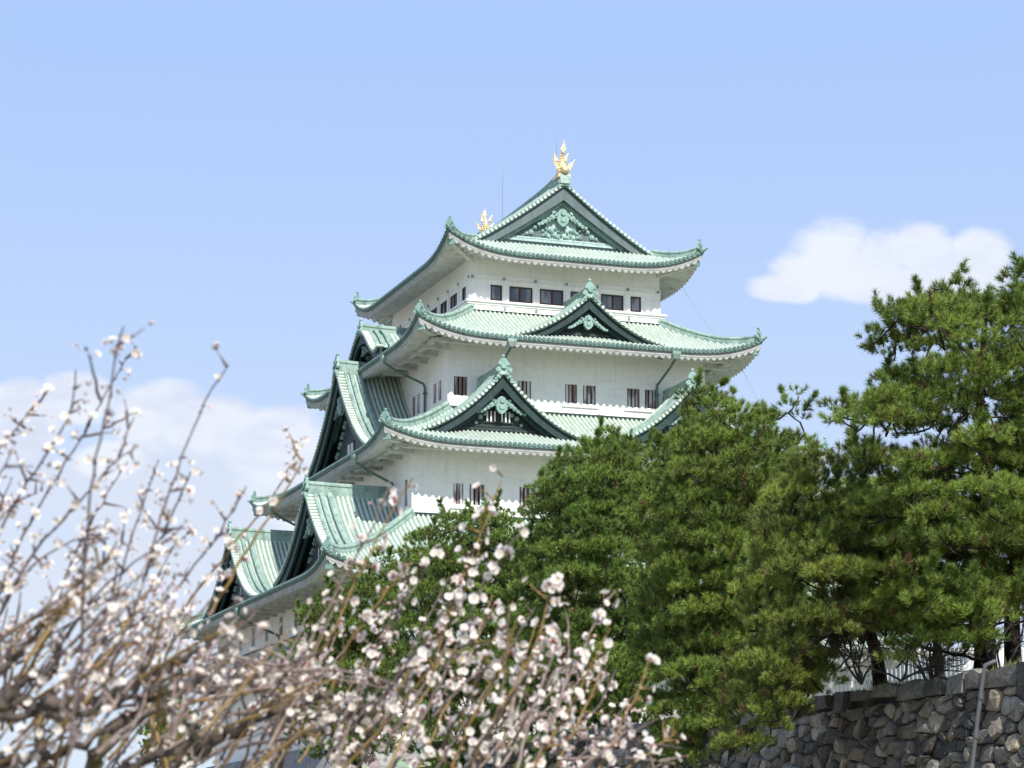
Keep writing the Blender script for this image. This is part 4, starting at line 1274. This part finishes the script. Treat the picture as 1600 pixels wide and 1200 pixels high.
class Plum:
    def __init__(s, foot_px, depth, label):
        f = at(foot_px, 1000, depth); f[2] = 0
        s.root = empty('plum_tree', f, label, 'plum tree', 'plum trees in bloom')
        s.depth = depth
    def branch(s, pts, r, name='branch', dz=0.):
        """pts: (px, py[, depth offset]); r: radii in metres at both ends"""
        P = np.array([at(q[0], q[1], s.depth + dz + (q[2] if len(q) > 2 else 0)) for q in pts])
        if name == 'trunk': P[0, 2] = -.1
        P = smooth_path(P, max(10, 5 * len(pts)))
        L = np.linalg.norm(P[-1] - P[0])
        P[1:-1] += rng.normal(0, min(.006, .01 * L), P[1:-1].shape)
        rr = np.linspace(r[0], r[1], len(P)) * rng.uniform(.82, 1.2, len(P))
        mb = MB(); mb.tube(P, rr, 10)
        for i in range(int(len(P) * .5)):      # knots
            k = rng.integers(1, len(P) - 1)
            mb.ball(P[k] + rng.normal(0, rr[k] * .7, 3), rr[k] * rng.uniform(.35, .6), 0, 5)
        return mb.build(name, M['plumbark'], s.root)
    def shoot(s, pts, r, dens, wood, d0=0., d1=0., size=.0118, pink=.3, start=.0, spur=.5, budshare=.25):
        P = np.array([at(q[0], q[1], s.depth + d0 + (d1 - d0) * i / max(1, len(pts) - 1)) for i, q in enumerate(pts)])
        L = np.sum(np.linalg.norm(np.diff(P, axis=0), axis=1))
        n = max(6, int(L / .022))
        P = smooth_path(P, n)
        P[1:-1] += rng.normal(0, .0012, P[1:-1].shape)
        mb = MB()
        mb.tube(P, np.linspace(r[0], r[1], n), 6)
        bl = MB(); cols = []
        T = np.gradient(P, axis=0); T /= np.linalg.norm(T, axis=1)[:, None]
        m = int(L / .017 * dens)
        for q in rng.uniform(start, .985, m):
            i = min(n - 1, int(q * n)); p = P[i] + T[i] * rng.uniform(-.01, .01)
            sd_ = rng.normal(size=3); sd_ -= T[i] * (sd_ @ T[i]); sd_ /= np.linalg.norm(sd_)
            if rng.random() < spur * .35:
                ln = rng.uniform(.008, .04); e = p + (sd_ + T[i] * rng.uniform(.1, .9)) * ln
                mb.tube(np.array([p, (p + e) / 2 + rng.normal(0, .0015, 3), e]), [r[1] * 1.1, r[1], r[1] * .8], 5)
            else: e = p + sd_ * .006
            mb.tube(np.array([p, p * .4 + e * .6]), [.0028, .0016], 5)
            for _ in range(rng.choice([1, 1, 2, 3], p=[.4, .2, .25, .15])):
                dr = sd_ + .35 * T[i] + rng.normal(0, .45, 3) - .25 * FWH
                dr /= np.linalg.norm(dr)
                c = e + dr * rng.uniform(.004, .012)
                tn = np.array([1, 1 - .05 * rng.random() * pink * 2, 1 - .06 * rng.random() * pink * 2]) * rng.uniform(.92, 1.04)
                if rng.random() < budshare: bloom(bl, cols, BT, c, dr, size * rng.uniform(.5, .75), tn * (1, .88, .86))
                else: bloom(bl, cols, FT, c, dr, size * rng.uniform(.75, 1.12), tn)
        o = mb.build('shoot', wood, s.root)
        if bl.nv: bl.build('blossom', M['petal'], o, np.concatenate(cols))
        return o
rng = np.random.default_rng(21)
LT = Plum(-160, 3.7, 'white plum tree at the left, sparse long twigs standing against the sky')
LT.branch([(-160, 2990), (-190, 2300), (-150, 1750), (-170, 1420), (-120, 1250)], (.085, .045), 'trunk')
for pts, r in (([(-120, 1250), (-60, 1130), (0, 1100), (40, 1092), (105, 1108), (180, 1085), (235, 1052), (280, 1038), (315, 1005), (335, 990)], (.034, .008)),
               ([(-120, 1250), (-90, 1020), (-40, 925), (10, 906), (38, 907)], (.022, .012)),
               ([(10, 1096), (45, 1055), (75, 1058), (90, 1036), (92, 1004)], (.014, .009)),
               ([(-120, 1250), (-40, 1200), (60, 1184), (130, 1160), (230, 1120), (300, 1090)], (.02, .006)),
               ([(-120, 1250), (100, 1270), (205, 1196), (245, 1178), (285, 1172), (303, 1150), (308, 1130)], (.026, .009)),
               ([(-60, 1130), (30, 1115), (120, 1122), (200, 1090), (300, 1045)], (.014, .005)),
               ([(-80, 1120), (-20, 1065), (30, 1022), (70, 975)], (.012, .006))):
    LT.branch(pts, (r[0] * .55, r[1] * .55), 'branch', rng.uniform(-.25, .3))
sky_twigs = [
    [(120, 1110), (128, 1010), (130, 900), (138, 800), (150, 712), (166, 660), (178, 575), (193, 510)],
    [(-30, 1000), (30, 850), (64, 784), (106, 720), (154, 640), (180, 585), (212, 543)],
    [(-60, 960), (12, 804), (38, 760), (88, 688), (116, 640), (120, 615), (118, 578)],
    [(-60, 780), (0, 697), (20, 675), (45, 645), (72, 612)],
    [(-20, 1000), (40, 876), (78, 834), (102, 808), (138, 768), (160, 744), (190, 708), (216, 696)],
    [(186, 712), (194, 690), (201, 664)],
    [(80, 980), (110, 880), (140, 822), (164, 780), (182, 748), (200, 722)],
    [(150, 1060), (180, 940), (196, 872), (206, 840), (220, 796), (236, 748), (248, 718)],
    [(150, 1110), (200, 980), (225, 910), (240, 850), (254, 794), (266, 764), (280, 724), (300, 674), (317, 630), (357, 570)],
    [(228, 900), (240, 858), (260, 826), (276, 788), (298, 738)],
    [(150, 1060), (215, 960), (254, 880), (274, 850), (302, 824)],
    [(-30, 830), (0, 795), (8, 775), (17, 752)],
    [(150, 1010), (200, 985), (252, 949), (294, 895), (327, 856), (360, 802), (385, 760)],
    [(164, 668), (185, 660), (208, 646)],
    [(157, 625), (150, 590), (138, 552)],
    [(-40, 1090), (27, 1024), (60, 990), (110, 930), (150, 880), (190, 850)],
    [(60, 1070), (110, 980), (170, 900), (230, 870), (286, 822)],
    [(0, 960), (30, 900), (90, 850), (150, 838), (180, 830)],
    [(-60, 900), (-10, 820), (20, 780), (58, 770)],
    [(-70, 860), (-20, 760), (14, 730), (20, 700)],
]
for i, tw in enumerate(sky_twigs):
    d0 = rng.uniform(-.4, .5)
    LT.shoot(tw, (.0026, .0011), 1.15 if i not in (0, 8) else .7, TW[0], d0, d0 + rng.uniform(-.25, .25), .0070, .12, .12, .9, .36)
for i in range(70):      # the tangle at lower left
    x, y = rng.uniform(-80, 330), rng.uniform(980, 1230)
    L = rng.uniform(110, 330); an = rng.normal(.62, .28)
    ex, ey = x + L * math.sin(an), y - L * math.cos(an)
    lim = np.interp(ex, [-80, 0, 150, 300, 420, 520], [800, 820, 830, 890, 960, 1000])
    if ey < lim: ey = lim + rng.uniform(0, 60)
    mx_, my_ = (x + ex) / 2 + rng.normal(0, 14), (y + ey) / 2 + rng.normal(0, 14)
    d0 = rng.uniform(-.6, .6)
    LT.shoot([(x, y), (mx_, my_), (ex, ey)], (.0032, .0011), rng.uniform(.2, .75), TW[int(rng.choice([0, 1, 1, 2]))], d0, d0 + rng.uniform(-.3, .3), .0068, .18, .15, .8, .35)

RT = Plum(560, 4.7, 'pinkish white plum tree in the middle, dense blossom against the dark green pines')
RT.branch([(560, 2660), (530, 2200), (570, 1800), (540, 1500), (520, 1340)], (.075, .045), 'trunk')
for pts, r in (([(520, 1340), (400, 1290), (320, 1240), (260, 1235)], (.03, .012)), ([(520, 1340), (640, 1290), (760, 1262), (870, 1240), (960, 1225)], (.032, .008)),
               ([(520, 1340), (560, 1270), (600, 1235), (660, 1220)], (.022, .009)), ([(520, 1340), (470, 1270), (430, 1215), (440, 1160)], (.02, .006))):
    RT.branch(pts, r, 'branch', rng.uniform(-.15, .2))
near_twigs = [
    [(590, 1240), (657, 1130), (689, 1060), (717, 1004), (745, 934), (770, 881), (794, 857), (816, 832)],
    [(700, 1250), (745, 1179), (780, 1116), (811, 1056), (843, 1004), (850, 955), (867, 899)],
    [(820, 1240), (870, 1100), (902, 1032), (920, 997), (937, 955), (962, 923)],
    [(800, 1250), (878, 1130), (906, 1077), (930, 1025), (951, 986)],
    [(920, 1230), (955, 1165), (979, 1116), (997, 1088), (1014, 1032)],
    [(940, 1230), (990, 1193), (1025, 1168), (1053, 1147)],
    [(700, 1245), (752, 1196), (780, 1165), (832, 1105), (880, 1040)],
    [(690, 1260), (717, 1168), (741, 1116), (766, 1074), (790, 1039), (808, 965)],
    [(730, 1100), (766, 1004), (801, 941)],
    [(520, 1160), (552, 1088), (587, 1018), (619, 955), (650, 916), (682, 864)],
    [(500, 1240), (542, 1175), (584, 1123), (626, 1074), (657, 1018), (710, 955), (738, 895), (752, 846), (750, 800)],
    [(430, 1210), (470, 1100), (520, 985), (560, 902), (577, 870), (595, 827), (612, 800), (645, 747)],
    [(420, 1150), (480, 1010), (530, 920), (560, 860), (598, 800), (610, 745)],
    [(240, 1060), (279, 955), (315, 916), (354, 868), (375, 832), (408, 805), (444, 751), (456, 718), (469, 692)],
    [(330, 960), (390, 850), (440, 780), (474, 716)],
    [(680, 1030), (720, 900), (750, 840), (772, 780), (783, 750)],
    [(500, 1130), (540, 1010), (600, 930), (640, 880)],
    [(640, 1230), (690, 1120), (740, 1010), (770, 930)],
    [(850, 1240), (890, 1150), (925, 1090), (940, 1040)],
]
for i, tw in enumerate(near_twigs):
    d0 = rng.uniform(-.4, .4)
    RT.shoot(tw, (.0036, .0013), 1.2 if i not in (8, 11, 12, 6, 13, 14) else .7, TW[int(rng.choice([1, 2, 2]))], d0, d0 + rng.uniform(-.2, .2), .0096, .3, .12, .6, .3)
for i in range(66):
    x = rng.uniform(260, 900); y = rng.uniform(1120, 1250)
    L = rng.uniform(120, 330); an = rng.normal(.52, .17)
    ex, ey = x + L * math.sin(an), y - L * math.cos(an)
    lim = np.interp(ex, [260, 400, 470, 560, 680, 800, 900, 970, 1060], [1060, 1030, 930, 880, 890, 920, 970, 1010, 1150])
    if ey < lim: ey = lim + rng.uniform(0, 90)
    mx_, my_ = (x + ex) / 2 + rng.normal(0, 8), (y + ey) / 2 + rng.normal(0, 8)
    d0 = rng.uniform(-.6, .6)
    RT.shoot([(x, y), (mx_, my_), (ex, ey)], (.0032, .0012), rng.uniform(.3, .85) * (.5 if ex < 520 else 1), TW[int(rng.choice([0, 1, 1, 2]))], d0, d0 + rng.uniform(-.25, .25), .0084, .3, .1, .6, .32)

CT = Plum(60, 4.3, 'brown tangle-twigged plum tree in the lower left corner, few flowers among its thin shoots')
CT.branch([(60, 2800), (20, 2300), (70, 1800), (60, 1500), (90, 1330)], (.07, .04), 'trunk')
for pts, r in (([(90, 1330), (200, 1240), (300, 1170), (420, 1110), (520, 1085)], (.026, .006)), ([(90, 1330), (40, 1230), (-20, 1170), (-60, 1150)], (.022, .01)),
               ([(90, 1330), (150, 1180), (190, 1120), (260, 1075), (330, 1060)], (.02, .006)), ([(90, 1330), (70, 1200), (60, 1130), (100, 1070)], (.018, .006))):
    CT.branch(pts, r, 'branch', rng.uniform(-.2, .2))
for i in range(92):
    x, y = rng.uniform(-90, 430), rng.uniform(1010, 1240)
    L = rng.uniform(90, 290); an = rng.normal(.72, .30)
    ex, ey = x + L * math.sin(an), y - L * math.cos(an)
    lim = np.interp(ex, [-80, 0, 150, 300, 420, 520, 640], [900, 900, 910, 960, 1010, 1040, 1080])
    if ey < lim: ey = lim + rng.uniform(0, 90)
    mx_, my_ = (x + ex) / 2 + rng.normal(0, 12), (y + ey) / 2 + rng.normal(0, 12)
    d0 = rng.uniform(-.5, .5)
    CT.shoot([(x, y), (mx_, my_), (ex, ey)], (.0034, .0012), rng.uniform(.06, .42), TW[int(rng.choice([0, 1, 1, 1, 2]))], d0, d0 + rng.uniform(-.25, .25), .0074, .3, .1, .9, .45)
